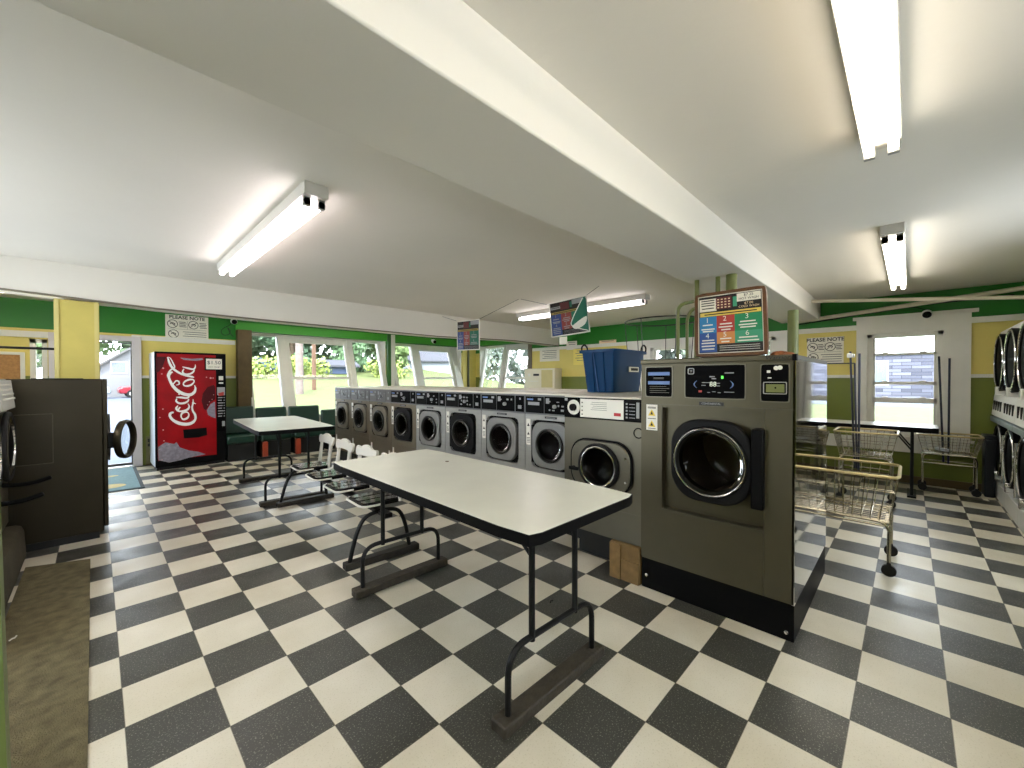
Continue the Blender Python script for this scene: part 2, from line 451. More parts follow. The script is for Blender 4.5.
# trims
def trim(n, *b, mat=WHITE):
    return struct(MB().box(*b).build('trim_%d' % n, mat, bevel=0.004))
# chair rail and head rails on the left wall
trim(2, .46, 1.78, YW - .025, YW, 1.455, 1.50)
trim(3, .345, 1.78, YW - .02, YW, 2.085, 2.165)
trim(4, X0, -.33, YW - .02, YW, 2.05, 2.14)
trim(5, 1.79, 2.02, YW - .16, YW, 0.5, 2.37, mat=BROWNPOST)
# green lintel over the bays
trim(6, 1.79, XW, YW - .05, YW, 2.36, 2.52, mat=M('lintel_green', (64, 158, 44), .5, var=.06))
trim(7, 4.89, 4.97, YW - .10, YW, 0.0, 2.52, mat=M('post_green_dark', (50, 104, 46), .5))
trim(18, 4.97, 5.07, YW - .12, YW, 0.0, 2.52)
trim(8, XW - .05, XW, 4.75, YW, 2.40, 2.52, mat=M('lintel_green', (64, 158, 44), .5))
trim(9, XW - .03, XW, 4.62, 4.74, 0.5, 2.40, mat=M('brown_wood_grey', (110, 98, 80), .6, var=.2))
# far wall: head rail, chair rail, casings
trim(10, XW - .022, XW, -3.6, 4.6, 2.14, 2.215)
trim(11, XW - .025, XW, -3.6, -2.86, 1.445, 1.49)
trim(12, XW - .025, XW, -1.72, -1.0, 1.445, 1.49)
struct(MB().box(XW - .03, XW, -0.98, -.72, 0.9, 2.15).box(XW - .03, XW, -.25, .62, .9, 2.15).box(XW - .03, XW, 1.42, 1.95, .9, 2.15)
       .box(XW - .03, XW, -.72, -.25, 2.12, 2.15).box(XW - .03, XW, .62, 1.42, 2.06, 2.15).box(XW - .03, XW, -.98, 1.95, .85, .95).build('trim_13', WHITE))
mb = MB()
for a, b_, c, d in ((-2.86, -2.62, .62, 2.30), (-1.86, -1.74, .62, 2.30), (-2.62, -1.86, 2.07, 2.30), (-2.62, -1.86, .62, .74)):
    mb.box(XW - .035, XW, a, b_, c, d)
mb.box(XW - .05, XW, -2.92, -1.70, 2.28, 2.325).box(XW - .05, XW, -2.9, -1.7, .60, .64)
struct(mb.build('trim_14', WHITE))
# white apron board under the right window, dark baseboards
trim(15, XW - .03, XW, -2.86, -1.2, .42, .60)
struct(MB().box(XW - .02, XW, -3.1, 4.6, 0, .10).build('baseboard_far', M('base_brown', (92, 78, 44), .6, var=.2)))
struct(MB().box(.50, 1.8, YW - .02, YW, 0, .10).build('baseboard_left', M('base_brown', (92, 78, 44), .6)))
# room corner: yellow panel with a dark conduit strip
trim(16, 7.26, XW, YW - .02, YW, 0.9, 2.36, mat=YELLOW)
trim(17, 7.42, 7.48, YW - .05, YW - .02, 0.9, 2.36, mat=M('strip_olive_dark', (74, 74, 30), .6))

# ------------------------------------------------------------------ raked bay windows
def bay(n, axis, hole, sgn, splits, tin=-0.27, tout=0.30):
    """tilted glazing: lower edge stands inside the room, head leans out. u along the wall, splits = list of (u0,u1,kind)"""
    u0, u1, z0, z1 = hole
    plane = YW if axis == 'y' else XW
    e = bpy.data.objects.new('window_%d' % n, None); COL.objects.link(e); e['kind'] = 'structure'
    def P(u, z, off):            # point on tilted plane with normal offset (towards outside)
        k = (z - z0) / (z1 - z0); w = plane + tin + (tout - tin) * k + off
        return (u, w, z) if axis == 'y' else (w, u, z)
    def bar(mb, ua, ub, za, zb, d0=-.04, d1=.05):
        mb.hexa([P(ua, za, d0), P(ub, za, d0), P(ub, za, d1), P(ua, za, d1), P(ua, zb, d0), P(ub, zb, d0), P(ub, zb, d1), P(ua, zb, d1)])
    fr = MB()
    bar(fr, u0, u1, z0, z0 + .07, -.06, .06); bar(fr, u0, u1, z1 - .05, z1 + .02, -.05, .06)
    for a, b_ in splits['mull']: bar(fr, a, b_, z0, z1, -.06, .06)
    fr.build('frame', WHITE, e, bevel=.004)
    for (a, b_, kind) in splits['panes']:
        if kind == 'hung':
            zm = 1.46
            s1 = MB(); bar(s1, a, a + .07, z0 + .07, z1 - .05, -.03, .03); bar(s1, b_ - .07, b_, z0 + .07, z1 - .05, -.03, .03)
            bar(s1, a + .07, b_ - .07, zm - .03, zm + .03, -.035, .035); bar(s1, a + .07, b_ - .07, z1 - .15, z1 - .05, -.03, .03); bar(s1, a + .07, b_ - .07, z0 + .07, z0 + .14, -.03, .03)
            for q in splits.get('bars', []): bar(s1, a + .07, b_ - .07, q - .015, q + .015, -.02, .02)
            s1.build('sash', WHITE, e, bevel=.003)
        g = MB(); bar(g, a, b_, z0 + .06, z1 - .04, -.004, .004); g.build('glass', GLASS, e)
    # cheeks, sill shelf and head closing the raked frame to the wall
    ck = MB()
    for u, t in ((u0, .02), (u1, -.02)):
        for dz in (0,):
            pts = [P(u, z0, -.05), P(u, z1, .05), (P(u, z1, 0)[0], plane + .02, z1) if axis == 'y' else (plane + .02, u, z1), (P(u, z0, 0)[0], plane + .02, z0) if axis == 'y' else (plane + .02, u, z0)]
            pin = [P(u, z0, -.05), (u, plane - .0, (z0 + z1) / 2 - .05) if axis == 'y' else (plane, u, (z0 + z1) / 2 - .05), (u, plane + .15, z0) if axis == 'y' else (plane + .15, u, z0)]
            pout = [P(u, z1, .06), (u, plane, z1 + .02) if axis == 'y' else (plane, u, z1 + .02), (u, plane, (z0 + z1) / 2 - .02) if axis == 'y' else (plane, u, (z0 + z1) / 2 - .02)]
            for tri in (pin, pout):
                d = V((t, 0, 0)) if axis == 'y' else V((0, t, 0))
                a = [V(p) for p in tri]; ck.add(a + [p + d for p in a], [(0, 1, 2), (5, 4, 3), (0, 3, 4, 1), (1, 4, 5, 2), (2, 5, 3, 0)])
    ck.build('cheek', WHITE, e)
    sl = MB()
    if axis == 'y': sl.box(u0, u1, plane - .36, plane + .15, z0 - .05, z0); sl.box(u0 - .02, u1 + .02, plane, plane + .42, z1 + .02, z1 + .08)
    else: sl.box(plane - .36, plane + .15, u0, u1, z0 - .05, z0); sl.box(plane, plane + .42, u0 - .02, u1 + .02, z1 + .02, z1 + .08)
    sl.build('sill', WHITE, e, bevel=.004)
    kn = MB()
    if axis == 'y': kn.box(u0 - .02, u1 + .02, plane - .30, plane, 0, z0 - .05)
    else: kn.box(plane - .30, plane, u0 - .02, u1 + .02, 0, z0 - .05)
    kn.build('apron', OLIVE, e)
    return e
bay(1, 'y', BAY1, 1, dict(mull=[(2.0, 2.05), (2.55, 2.72), (4.02, 4.14), (4.78, 4.88)], panes=[(2.05, 2.55, 'fix'), (2.72, 4.02, 'hung'), (4.14, 4.78, 'fix')]))
bay(2, 'y', BAY2, 1, dict(mull=[(5.12, 5.2), (5.72, 5.90), (7.0, 7.22)], panes=[(5.2, 5.72, 'fix'), (5.90, 7.0, 'hung')], bars=[1.22]))
bay(3, 'x', BAY3, 1, dict(mull=[(6.62, 6.66), (5.74, 5.86), (4.75, 4.84)], panes=[(5.86, 6.62, 'fix'), (4.84, 5.74, 'hung')]), tin=-.10, tout=.26)

def plain_window(n, hole, rails, axis='x'):
    e = bpy.data.objects.new('window_%d' % n, None); COL.objects.link(e); e['kind'] = 'structure'
    a, b_, z0, z1 = hole
    def bx(mb, u0, u1, w0, w1, c, d):
        if axis == 'x': mb.box(XW + w0, XW + w1, u0, u1, c, d)
        else: mb.box(u0, u1, YW + w0, YW + w1, c, d)
    f = MB(); t = .055
    bx(f, a, a + t, 0, .13, z0, z1); bx(f, b_ - t, b_, 0, .13, z0, z1); bx(f, a, b_, 0, .13, z0, z0 + t); bx(f, a, b_, 0, .13, z1 - t, z1)
    f.build('frame', WHITE, e)
    s_ = MB()
    for i, (q, h) in enumerate(rails):
        bx(s_, a + t, b_ - t, .03, .08, q - h, q + h)
        for k in (.25, .75):
            uu = a + (b_ - a) * k
            bx(s_, uu - .03, uu + .03, .015, .04, q + h, q + h + .015)
    bx(s_, a + t, a + t + .03, .03, .08, z0 + t, z1 - t); bx(s_, b_ - t - .03, b_ - t, .03, .08, z0 + t, z1 - t)
    if rails: s_.build('sash', WHITE, e)
    g = MB(); bx(g, a + t, b_ - t, .05, .056, z0 + t, z1 - t); g.build('glass', GLASS, e)
    return e
plain_window(4, WINA, [(1.5, .02)]); plain_window(5, WINB, [(1.5, .02)]); plain_window(6, WINR, [(1.78, .014), (1.37, .02), (1.13, .035)])
plain_window(7, SLIT, [], 'y')
def added_window(n, axis, plane, h):  # unseen windows, added only to brighten the room
    e = bpy.data.objects.new('window_%d' % n, None); COL.objects.link(e); e['kind'] = 'structure'
    a, b_, z0, z1 = h; f = MB(); g = MB(); t = .04
    def bx(mb, u0, u1, w0, w1, c, d):
        if axis == 'x': mb.box(plane + w0, plane + w1, u0, u1, c, d)
        else: mb.box(u0, u1, plane + w0, plane + w1, c, d)
    bx(f, a, a + t, .02, .13, z0, z1); bx(f, b_ - t, b_, .02, .13, z0, z1); bx(f, a + t, b_ - t, .02, .13, z0, z0 + t); bx(f, a + t, b_ - t, .02, .13, z1 - t, z1)
    bx(g, a + t, b_ - t, .07, .076, z0 + t, z1 - t)
    f.build('frame', WHITE, e); g.build('glass', GLASS, e)
for i, h in enumerate(ADDED_WIN1): added_window(8 + i, 'y', Y0 - .15, h)
for i, h in enumerate(ADDED_WIN2): added_window(12 + i, 'x', X0 - .15, h)
# entrance door opening with frame and glass door
e = bpy.data.objects.new('door_1', None); COL.objects.link(e); e['kind'] = 'structure'
MB().box(.345, .46, YW - .04, YW + .15, 0, 2.14).box(-.56, -.45, YW - .04, YW + .15, 0, 2.14).box(-.45, .345, YW - .04, YW + .15, 2.06, 2.14).build('frame', M('door_frame_grey', (206, 200, 200), .45, var=.04), e, bevel=.004)
MB().box(.33, .345, YW + .06, YW + .1, 0.02, 2.04).box(-.44, -.40, YW + .06, YW + .1, 0.02, 2.04).box(-.40, .33, YW + .06, YW + .1, 2.02, 2.04).box(-.40, .33, YW + .06, YW + .1, .02, .06).build('door_rail', M('aluminium_dark', (86, 84, 84), .4, .7), e)
MB().box(-.40, .33, YW + .077, YW + .083, .06, 2.02).build('glass', GLASS, e)

# ------------------------------------------------------------------ frames of reference for writing
UX, UY, UZ = V((1, 0, 0)), V((0, 1, 0)), V((0, 0, 1))

# ------------------------------------------------------------------ washing machines (fronts face -X; local x=0 is the front)
def module_details(mb, y0, y1, z0, z1, seed):
    r = random.Random(seed)
    w = y1 - y0; h = z1 - z0
    for i in range(4):
        for j in range(3):
            if r.random() < .55:
                a = y0 + w * (.12 + .2 * i); b_ = z0 + h * (.18 + .25 * j)
                mb.box(-.010, 0, a, a + w * r.uniform(.06, .13), b_, b_ + h * r.uniform(.05, .13))

def small_washer(label, yc, body, door, seed, grp='washing machines in the long row'):
    t = thing('washing_machine', label, 'washing machine', (2.90, yc, 0), 0, grp)
    w = .325
    MB().box(.06, .70, -w + .005, w - .005, 0, .2).build('plinth', DARKB, t)
    c = MB()
    # hollow cabinet: front face with rectangular recess
    of = [(a, b_) for a, b_ in rr(2 * w, .89, .004)]; inn = rr(.475, .465, .05)
    inn = [(a, b_ + .165) for a, b_ in inn]
    c.annulus(of, inn, (0, 0, .645), (0, -1, 0), (0, 0, 1), (.03, 0, 0))
    c.box(.03, .75, -w, -w + .01, .2, 1.28).box(.03, .75, w - .01, w, .2, 1.28).box(.74, .75, -w, w, .2, 1.28).box(.03, .74, -w, w, .2, .21)
    # inner recess plate with porthole
    MB().annulus([(a, b_) for a, b_ in rr(.475, .465, .05)], circ(.165), (.029, 0, .81), (0, -1, 0), (0, 0, 1), (.012, 0, 0)).build('door_recess', BLACKPL, t)
    c.box(-.004, 0, -w + .002, w - .002, .505, .515)
    c.build('cabinet', body, t)
    MB().box(0, .75, -w, w, 1.283, 1.300).build('top_panel', TOPM, t, bevel=.003)
    cp = MB().box(0, .03, -w, w, 1.093, 1.283); cp.build('control_panel', CTRL, t, bevel=.003)
    for k, (a, b_, z0, z1) in enumerate(((.085, .315, 1.108, 1.265), (-.185, .075, 1.108, 1.268), (-.315, -.20, 1.108, 1.268))):
        m = MB(); m.box(-.006, 0, a, b_, z0, z1); m.cur = 1
        if k == 0:
            m.box(-.016, -.006, a + .05, b_ - .04, z0 + .075, z0 + .105); m.box(-.008, -.006, a + .03, a + .07, z1 - .035, z1 - .015); m.cur = 2; m.box(-.008, -.006, b_ - .1, b_ - .02, z1 - .035, z1 - .02)
        elif k == 1:
            m.cyl((-.03, (a + b_) / 2, z0 + .07), (-.006, (a + b_) / 2, z0 + .07), .018); module_details(m, a, b_, z0, z1, seed)
            m.box(-.009, -.006, b_ - .06, b_ - .02, z1 - .065, z1 - .015)
        else:
            m.box(-.012, -.006, a + .03, a + .075, z0 + .03, z0 + .065); m.box(-.009, -.006, a + .04, a + .06, z1 - .04, z1 - .02)
        m.build('coin_module' if k == 2 else 'control_module', [(MODG if body is STEELB and door is DOORT else SATIN if k else BLACKPL), LGREY, BLUEL], t, bevel=.002)
    # door
    d = MB()
    d.annulus(rr(.43, .43, .11), circ(.158), (-.018, .005, .81), (0, -1, 0), (0, 0, 1), (.04, 0, 0))
    d.box(-.03, -.018, -.222, -.205, .79, .86)
    do = d.build('door', door, t, bevel=.006)
    MB().lathe([(.160, -.02), (.160, -.034), (.146, -.040), (.136, -.030), (.132, .02)], (0, .005, .81), (1, 0, 0), 40).build('porthole_ring', RINGM, do)
    MB().lathe([(.133, -.012), (.11, .02), (.07, .045), (.0005, .055)], (0, .005, .81), (1, 0, 0), 32).build('porthole_glass', SGLASS, do)
    MB().box(-.014, .02, .205, .232, .63, .99).build('hinge', BLACKPL, do)
    dr = MB().lathe([(.165, .042), (.22, .06), (.24, .12), (.24, .42), (.0005, .44)], (0, .005, .81), (1, 0, 0), 40)
    for k in range(3):
        a = seed * .7 + k * 2 * PI / 3
        dr.cyl((.09, .005 + .19 * math.cos(a), .81 + .19 * math.sin(a)), (.42, .005 + .20 * math.cos(a), .81 + .20 * math.sin(a)), .035)
    dr.build('drum', DRUM, t)
    st = MB(); st.box(-.003, 0, .255, .308, .79, 1.045); st.cur = 1
    for z in (.985, .90): st.prism([(-.016, -.012), (.016, -.012), (0, .018)], (-.003, .281, z), (0, -1, 0), (0, 0, 1), (-.001, 0, 0))
    for z in (.86, .845, .83, .815): st.box(-.0038, -.003, .262, .300, z - .003, z + .002)
    st.build('warning_sticker', [LABELW, INK], t)
    lg = MB(); lg.box(-.005, 0, -.07, .07, 1.062, 1.080); lg.cur = 1; lg.box(-.006, -.005, -.055, .055, 1.068, 1.073); lg.build('badge', [P_BLK, LGREY], t)
    MB().box(-.003, 0, -.29, -.255, .36, .40).build('sticker', LABELW, t); MB().box(-.003, 0, .25, .285, .36, .46).build('sticker', LABELW, t)
    return t
YS = [.7475 + .655 * k - .655 for k in range(8)]     # centres from the large washers to the benches
lab = {
 7: ('brown-toned washing machine with taupe door, end of the row nearest the green benches', STEELB, DOORT),
 6: ('brown-toned washing machine with taupe door, second in the row from the green benches', STEELB, DOORT),
 5: ('brown-toned washing machine with taupe door, third in the row from the green benches', STEELB, DOORT),
 4: ('washing machine with black porthole door right beside the brown-toned machines', STEELB, DOORB),
 3: ('washing machine with light grey door standing between two black-doored machines', STEEL, DOORG),
 2: ('silver washing machine with black porthole door between two grey-doored machines', STEEL, DOORB),
 1: ('silver washing machine with light grey door, second from the wider washer', STEEL, DOORG),
 0: ('silver washing machine with grey door directly next to the wider washer', STEEL, DOORG)}
for k in range(8):
    small_washer(lab[k][0], YS[k], lab[k][1], lab[k][2], k + 1)

# medium washer
t = thing('washing_machine', 'wider washing machine with white instruction panel, blue bin above, wood block below', 'washing machine', (2.57, -.648, 0))
MB().box(.20, 1.0, -.33, .33, 0, .262).build('plinth', DARKB, t)
c = MB(); w = .333
c.annulus(rr(2 * w, .868, .003), [(a + .0, b_ + .09) for a, b_ in circ(.19)], (0, 0, .696), (0, -1, 0), (0, 0, 1), (.02, 0, 0))
c.box(.02, 1.05, -w, -w + .012, .262, 1.29).box(.02, 1.05, w - .012, w, .262, 1.29).box(1.04, 1.05, -w, w, .262, 1.29).box(.02, 1.04, -w, w, .262, .275)
c.box(-.003, 0, -w, w, .470, .478)
c.build('cabinet', STEELM, t)
MB().box(0, 1.05, -w, w, 1.29, 1.303).build('top_panel', TOPM, t, bevel=.003)
m = MB().box(-.006, .02, -w, w, 1.13, 1.29); m.build('control_panel', SATIN, t, bevel=.003)
m = MB(); m.lathe([(.058, 0), (.058, -.006), (.046, -.006), (.046, -.004), (.0005, -.004)], (-.006, .238, 1.213), (1, 0, 0), 32); m.cur = 1; m.cyl((-.03, .238, 1.213), (-.010, .238, 1.213), .028, n=20); m.build('dial', [LABELW, BLACKPL], t)
m = MB(); m.box(-.010, -.006, -.195, .175, 1.142, 1.282); m.cur = 1
for k in range(4): m.box(-.012, -.010, .15, .162, 1.158 + .03 * k, 1.168 + .03 * k)
for k in range(5): m.box(-.011, -.010, -.06, .08 - .01 * (k % 3), 1.2 + .014 * k, 1.203 + .014 * k)
m.cur = 2; m.box(-.012, -.010, -.175, -.12, 1.165, 1.188)
m.build('instruction_panel', [LABELW, INKG, LEDR], t)
m = MB(); m.box(-.010, -.006, -.325, -.205, 1.142, 1.282); m.cur = 1
for k in range(5): m.box(-.012, -.010, -.228, -.215, 1.155 + .024 * k, 1.167 + .024 * k)
m.box(-.011, -.010, -.318, -.295, 1.16, 1.27)
for k in range(5): m.box(-.011, -.010, -.285, -.24, 1.158 + .024 * k, 1.162 + .024 * k)
m.build('button_panel', [BLACKPL, LGREY], t)
d = MB(); d.annulus(rr(.50, .37, .13), circ(.165), (-.03, -.005, .785), (0, -1, 0), (0, 0, 1), (.03, 0, 0))
do = d.build('door', STEELM, t, bevel=.008)
MB().annulus(rr(.525, .395, .14), rr(.5, .37, .13), (-.02, -.005, .785), (0, -1, 0), (0, 0, 1), (.02, 0, 0)).build('door_seal', BLACKPL, do)
MB().lathe([(.172, -.03), (.172, -.05), (.156, -.058), (.142, -.044), (.138, .03)], (0, -.005, .785), (1, 0, 0), 40).build('porthole_ring', DOORB, do)
MB().torus((-.05, -.005, .785), (1, 0, 0), .146, .006, 40).build('porthole_trim', CHROME, do)
MB().lathe([(.14, -.02), (.12, .015), (.07, .04), (.0005, .05)], (0, -.005, .785), (1, 0, 0), 32).build('porthole_glass', SGLASS, do)
m = MB().cyl((-.06, .215, .745), (-.03, .215, .745), .016); m.box(-.066, -.05, .16, .245, .732, .758); m.build('handle', BLACKPL, do, bevel=.004)
m = MB()
for z in (.70, .87): m.cyl((-.036, -.225, z), (-.03, -.225, z), .008)
m.build('screw', CHROME, do)
MB().lathe([(.19, .02), (.25, .05), (.26, .2), (.26, .6), (.0005, .62)], (0, -.005, .785), (1, 0, 0), 40).build('drum', DRUM, t)
m = MB().torus((-.003, -.307, 1.056), (1, 0, 0), .034, .004, 28); m.build('lock', BLACKPL, t)
m = MB(); m.box(-.008, -.006, .30, .325, 1.262, 1.284); m.build('badge', LGREY, t)

# big washer
t = thing('washing_machine', 'tallest washing machine, olive-grey steel with black round door, in the foreground', 'washing machine', (2.55, -1.425, 0))
w = .44; D = 1.14
MB().box(.012, D, -w, w, 0, .208).build('plinth', BLACKPL, t, bevel=.004)
m = MB()
for yy in (.405, -.405): m.lathe([(.012, 0), (.010, -.004), (.0005, -.005)], (.012, yy, .09 if yy > 0 else .045), (1, 0, 0), 14)
m.build('bolt', CHROME, t)
c = MB()
# front panel: opening of the door recess is off-centre
OP = [(a + .0015, b_ + .042) for a, b_ in rr(.587, .67, .01)]
of = rr(2 * w, 1.325, .003)
c.annulus(of, OP, (0, 0, .8725), (0, -1, 0), (0, 0, 1), (.05, 0, 0))
c.annulus(rr(.587, .67, .01), circ(.215, cy=.015), (.045, -.0015, .9145), (0, -1, 0), (0, 0, 1), (.012, 0, 0))
c.box(.05, D, w - .012, w, .208, 1.53).box(D - .01, D, -w + .012, w, .208, 1.53)
c.build('cabinet', STEELG, t)
m = MB().box(-.003, 0, -w, w, 1.263, 1.268).box(-.003, 0, -.298, -.294, .21, 1.262).box(-.008, 0, -.295, .292, .565, .578).box(-.003, 0, .292, .296, .575, 1.262)
m.build('panel_seam', M('seam_grey', (84, 80, 66), .4, .6), t)
MB().box(.0, D, -w - .003, -w + .010, .208, 1.545).build('side_panel', MIRROR, t)
m = MB().box(-.012, D, -w - .004, w + .002, 1.535, 1.566); m.build('top_cap', STEELG, t, bevel=.005)
m = MB().box(-.016, .02, -w - .008, -w + .012, 1.533, 1.568); m.build('cap_corner', BLACKPL, t)
m = MB(); m.text('Warriors', (-.013, -.365, 1.551), -UY, UZ, .034, .0012, shear=.2); m.build('marker_writing', INK, t)
def panel(ya, yb, za, zb, name='display_panel', parent=None):
    f = MB(); f.annulus(rr(abs(ya - yb) + .007, abs(zb - za) + .007, .010), rr(abs(ya - yb) - .004, abs(zb - za) - .004, .008), (-.004, (ya + yb) / 2, (za + zb) / 2), (0, -1, 0), (0, 0, 1), (.004, 0, 0))
    p = MB(); p.box(-.003, 0, ya, yb, za, zb)
    return f, p
K = 1.425
f, p = panel(-1.018 + K, -1.200 + K, 1.316, 1.514)
p.cur = 1; p.box(-.0045, -.003, .242, .390, 1.458, 1.480); p.box(-.0045, -.003, .242, .390, 1.398, 1.420); p.cur = 2
for z in (1.443, 1.436): p.box(-.004, -.003, .28, .352, z - .002, z + .0015)
for k, z in enumerate((1.385, 1.372, 1.358, 1.345)): p.box(-.004, -.003, .265 - .02 * (k % 2), .378, z - .002, z + .001)
q = p.build('instruction_panel', [SATIN, BLUEL, INKG], t); f.build('bezel', STEELM, q)
f, p = panel(-1.282 + K, -1.625 + K, 1.316, 1.520)
p.cur = 1
p.annulus(rr(.04, .04, .01), rr(.029, .029, .007), (-.003, .106, 1.483), (0, -1, 0), (0, 0, 1), (-.0015, 0, 0)); p.box(-.0045, -.003, .098, .114, 1.478, 1.481); p.box(-.0045, -.003, .098, .114, 1.486, 1.489); p.cur = 5; p.box(-.0045, -.003, .112, .115, 1.478, 1.489); p.cur = 1
for yy, z, ww in ((-.02, 1.448, .03), (-.03, 1.436, .025), (-.115, 1.470, .05)): p.box(-.004, -.003, yy - ww / 2, yy + ww / 2, z - .003, z + .003)
for yy, z, ww in ((.015, 1.412, .05), (.03, 1.395, .025), (-.055, 1.408, .018), (-.055, 1.392, .018), (-.115, 1.356, .055), (-.0, 1.352, .016), (-.03, 1.357, .02), (-.06, 1.352, .016)): p.box(-.004, -.003, yy - ww / 2, yy + ww / 2, z - .002, z + .002)
p.cur = 2; p.text('88', (-.003, -.025, 1.401), -UY, UZ, .042, .001)
p.cur = 3; p.box(-.005, -.003, -.083, -.072, 1.436, 1.452)
p.cur = 4
for s_ in (1, -1):
    yc = -.025 + s_ * .095; pts = [(s_ * .016 * (1 - (k / 4 - 1) ** 2) , .022 * (k / 4 - 1)) for k in range(9)]
    p.ribbon([(-yc - a, b_) for a, b_ in pts], [.002, .007, .002], (-.003, 0, 1.401), (0, -1, 0), (0, 0, 1), (-.0015, 0, 0))
p.cur = 6; p.box(-.0045, -.003, .04, .06, 1.352, 1.364)
q = p.build('display_panel', [SATIN, LGREY, LEDW, LEDG, BLUEL, SATIN, P_RED], t); f.build('bezel', STEELM, q)
f, p = panel(-1.703 + K, -1.838 + K, 1.308, 1.516)
p.cur = 1; p.annulus(rr(.112, .068, .004), rr(.104, .060, .003), (-.004, -.347, 1.384), (0, -1, 0), (0, 0, 1), (-.004, 0, 0)); p.cur = 2; p.box(-.008, -.003, -.392, -.305, 1.36, 1.405); p.cur = 3
p.lathe([(.012, 0), (.012, -.002), (.0005, -.002)], (-.003, -.352, 1.494), (1, 0, 0), 12); p.lathe([(.012, 0), (.012, -.002), (.0005, -.002)], (-.003, -.370, 1.496), (1, 0, 0), 12)
p.box(-.004, -.003, -.325, -.308, 1.468, 1.482); p.box(-.004, -.003, -.33, -.312, 1.437, 1.443)
p.cur = 0; p.lathe([(.005, 0), (.0005, -.001)], (-.008, -.350, 1.385), (1, 0, 0), 8)
q = p.build('coin_panel', [SATIN, STEEL, PIPEG, LABELW], t); f.build('bezel', STEELM, q)
m = MB(); m.box(-.005, 0, -.085, .055, 1.272, 1.294); m.cur = 1; m.text('CONTINENTAL', (-.005, -.015, 1.283), -UY, UZ, .016, .001); m.build('badge', [P_BLK, LGREY], t)
st = MB(); st.box(-.003, 0, .325, .402, 1.09, 1.262); st.cur = 1
for z in (1.205, 1.13): st.prism([(-.026, -.018), (.026, -.018), (0, .026)], (-.003, .363, z), (0, -1, 0), (0, 0, 1), (-.001, 0, 0))
st.cur = 2
for z in (1.207, 1.132): st.prism([(-.010, -.012), (.010, -.012), (0, .012)], (-.004, .363, z), (0, -1, 0), (0, 0, 1), (-.001, 0, 0))
for z in (1.245, 1.238, 1.168, 1.102): st.box(-.0038, -.003, .335, .392, z - .002, z + .002)
st.build('warning_sticker', [LABELW, WARN, INK], t)
# door
dy, dz = -.012, .932
d = MB(); d.annulus(rr(.465, .505, .17, 64), circ(.205, 64), (-.035, dy, dz), (0, -1, 0), (0, 0, 1), (.055, 0, 0))
do = d.build('door', DOORB, t, bevel=.012)
MB().lathe([(.212, -.036), (.206, -.052), (.194, -.052), (.186, -.034), (.182, .03)], (0, dy, dz), (1, 0, 0), 56).build('porthole_ring', RINGM, do)
MB().torus((-.050, dy, dz), (1, 0, 0), .203, .0045, 56).build('porthole_trim', CHROME, do)
MB().lathe([(.184, -.02), (.16, .02), (.10, .055), (.0005, .07)], (0, dy, dz), (1, 0, 0), 40).build('porthole_glass', SGLASS, do)
m = MB().box(-.045, .045, -.301, -.240, .70, 1.152); m.build('hinge', BLACKPL, do, bevel=.008)
dr = MB().lathe([(.215, .057), (.30, .08), (.32, .16), (.32, .8), (.0005, .83)], (0, dy, dz), (1, 0, 0), 48)
for k in range(3):
    a = .5 + k * 2 * PI / 3
    dr.cyl((.12, dy + .25 * math.cos(a), dz + .25 * math.sin(a)), (.78, dy + .26 * math.cos(a), dz + .26 * math.sin(a)), .05)
dr.build('drum', M('brushed_drum_steel', (150, 140, 118), .42, .6, var=.2, scale=9), t)

# wood block, bulkhead behind the washers
b = thing('wood_block', 'rough plywood block propped under the wider washing machine', 'wood block', (2.545, -.862, 0))
m = MB().box(0, .15, -.115, .115, 0, .258); m.build('block', WOODL, b, bevel=.006)
m = MB().box(-.012, 0, -.113, .02, 0.005, .15).box(-.010, 0, .03, .113, .0, .25); m.build('cleat', M('plywood_face', (122, 96, 56), .7, var=.3, scale=20), b)
b = MB().box(3.66, 4.30, -.66, 4.98, 0, 1.302).build('bulkhead', M('bulkhead_cream', (206, 200, 182), .5, var=.05), bevel=.006); tag(b, 'long cream bulkhead counter running behind the row of washing machines', 'counter')

# ------------------------------------------------------------------ tables
def leg_frame(parent, y, dx=0.0):
    bd = MB().box(-.36 + dx, .36 + dx, y - .043, y + .043, 0, .052); bo = bd.build('foot_board', WOODB, parent, bevel=.008)
    m = MB()
    m.tube(fillet([(-.30 + dx, y, .05), (-.30 + dx, y, .315), (.30 + dx, y, .305), (.30 + dx, y, .05)], .11, 8), .014, 10)
    lg = m.build('leg_arch', BLACK, parent)
    for x in (-.155 + dx, .155 + dx):
        MB().cyl((x, y, .295), (x, y, .825), .0145, n=12).build('leg', BLACK, parent)
def table(label, loc, rz, w, l, h, foot=.71, dxs=(0, 0)):
    t = thing('folding_table', label, 'table', loc, rz, 'folding tables on arched legs')
    r = rr(w, l, .05, 64)
    MB().prism(r, (0, 0, h - .012), UX, UY, (0, 0, .012)).build('table_top', LAMIN, t, bevel=.002)
    m = MB().annulus(rr(w + .008, l + .008, .053, 64), rr(w - .03, l - .03, .04, 64), (0, 0, h - .045), UX, UY, (0, 0, .043))
    m.build('edge_band', BLACKPL, t)
    MB().prism(rr(w - .04, l - .04, .04, 64), (0, 0, h - .05), UX, UY, (0, 0, .03)).build('apron', BLACK, t)
    for s_ in (-1, 1):
        q = dxs[0 if s_ < 0 else 1]; leg_frame(t, s_ * foot, q)
        m = MB(); m.tube([(-.155 + q, s_ * foot, .66), (-.155 + q, s_ * (foot - .20), .82)], .008, 8); m.tube([(.155 + q, s_ * foot, .66), (.155 + q, s_ * (foot - .20), .82)], .008, 8)
        m.build('brace', BLACK, t)
    return t
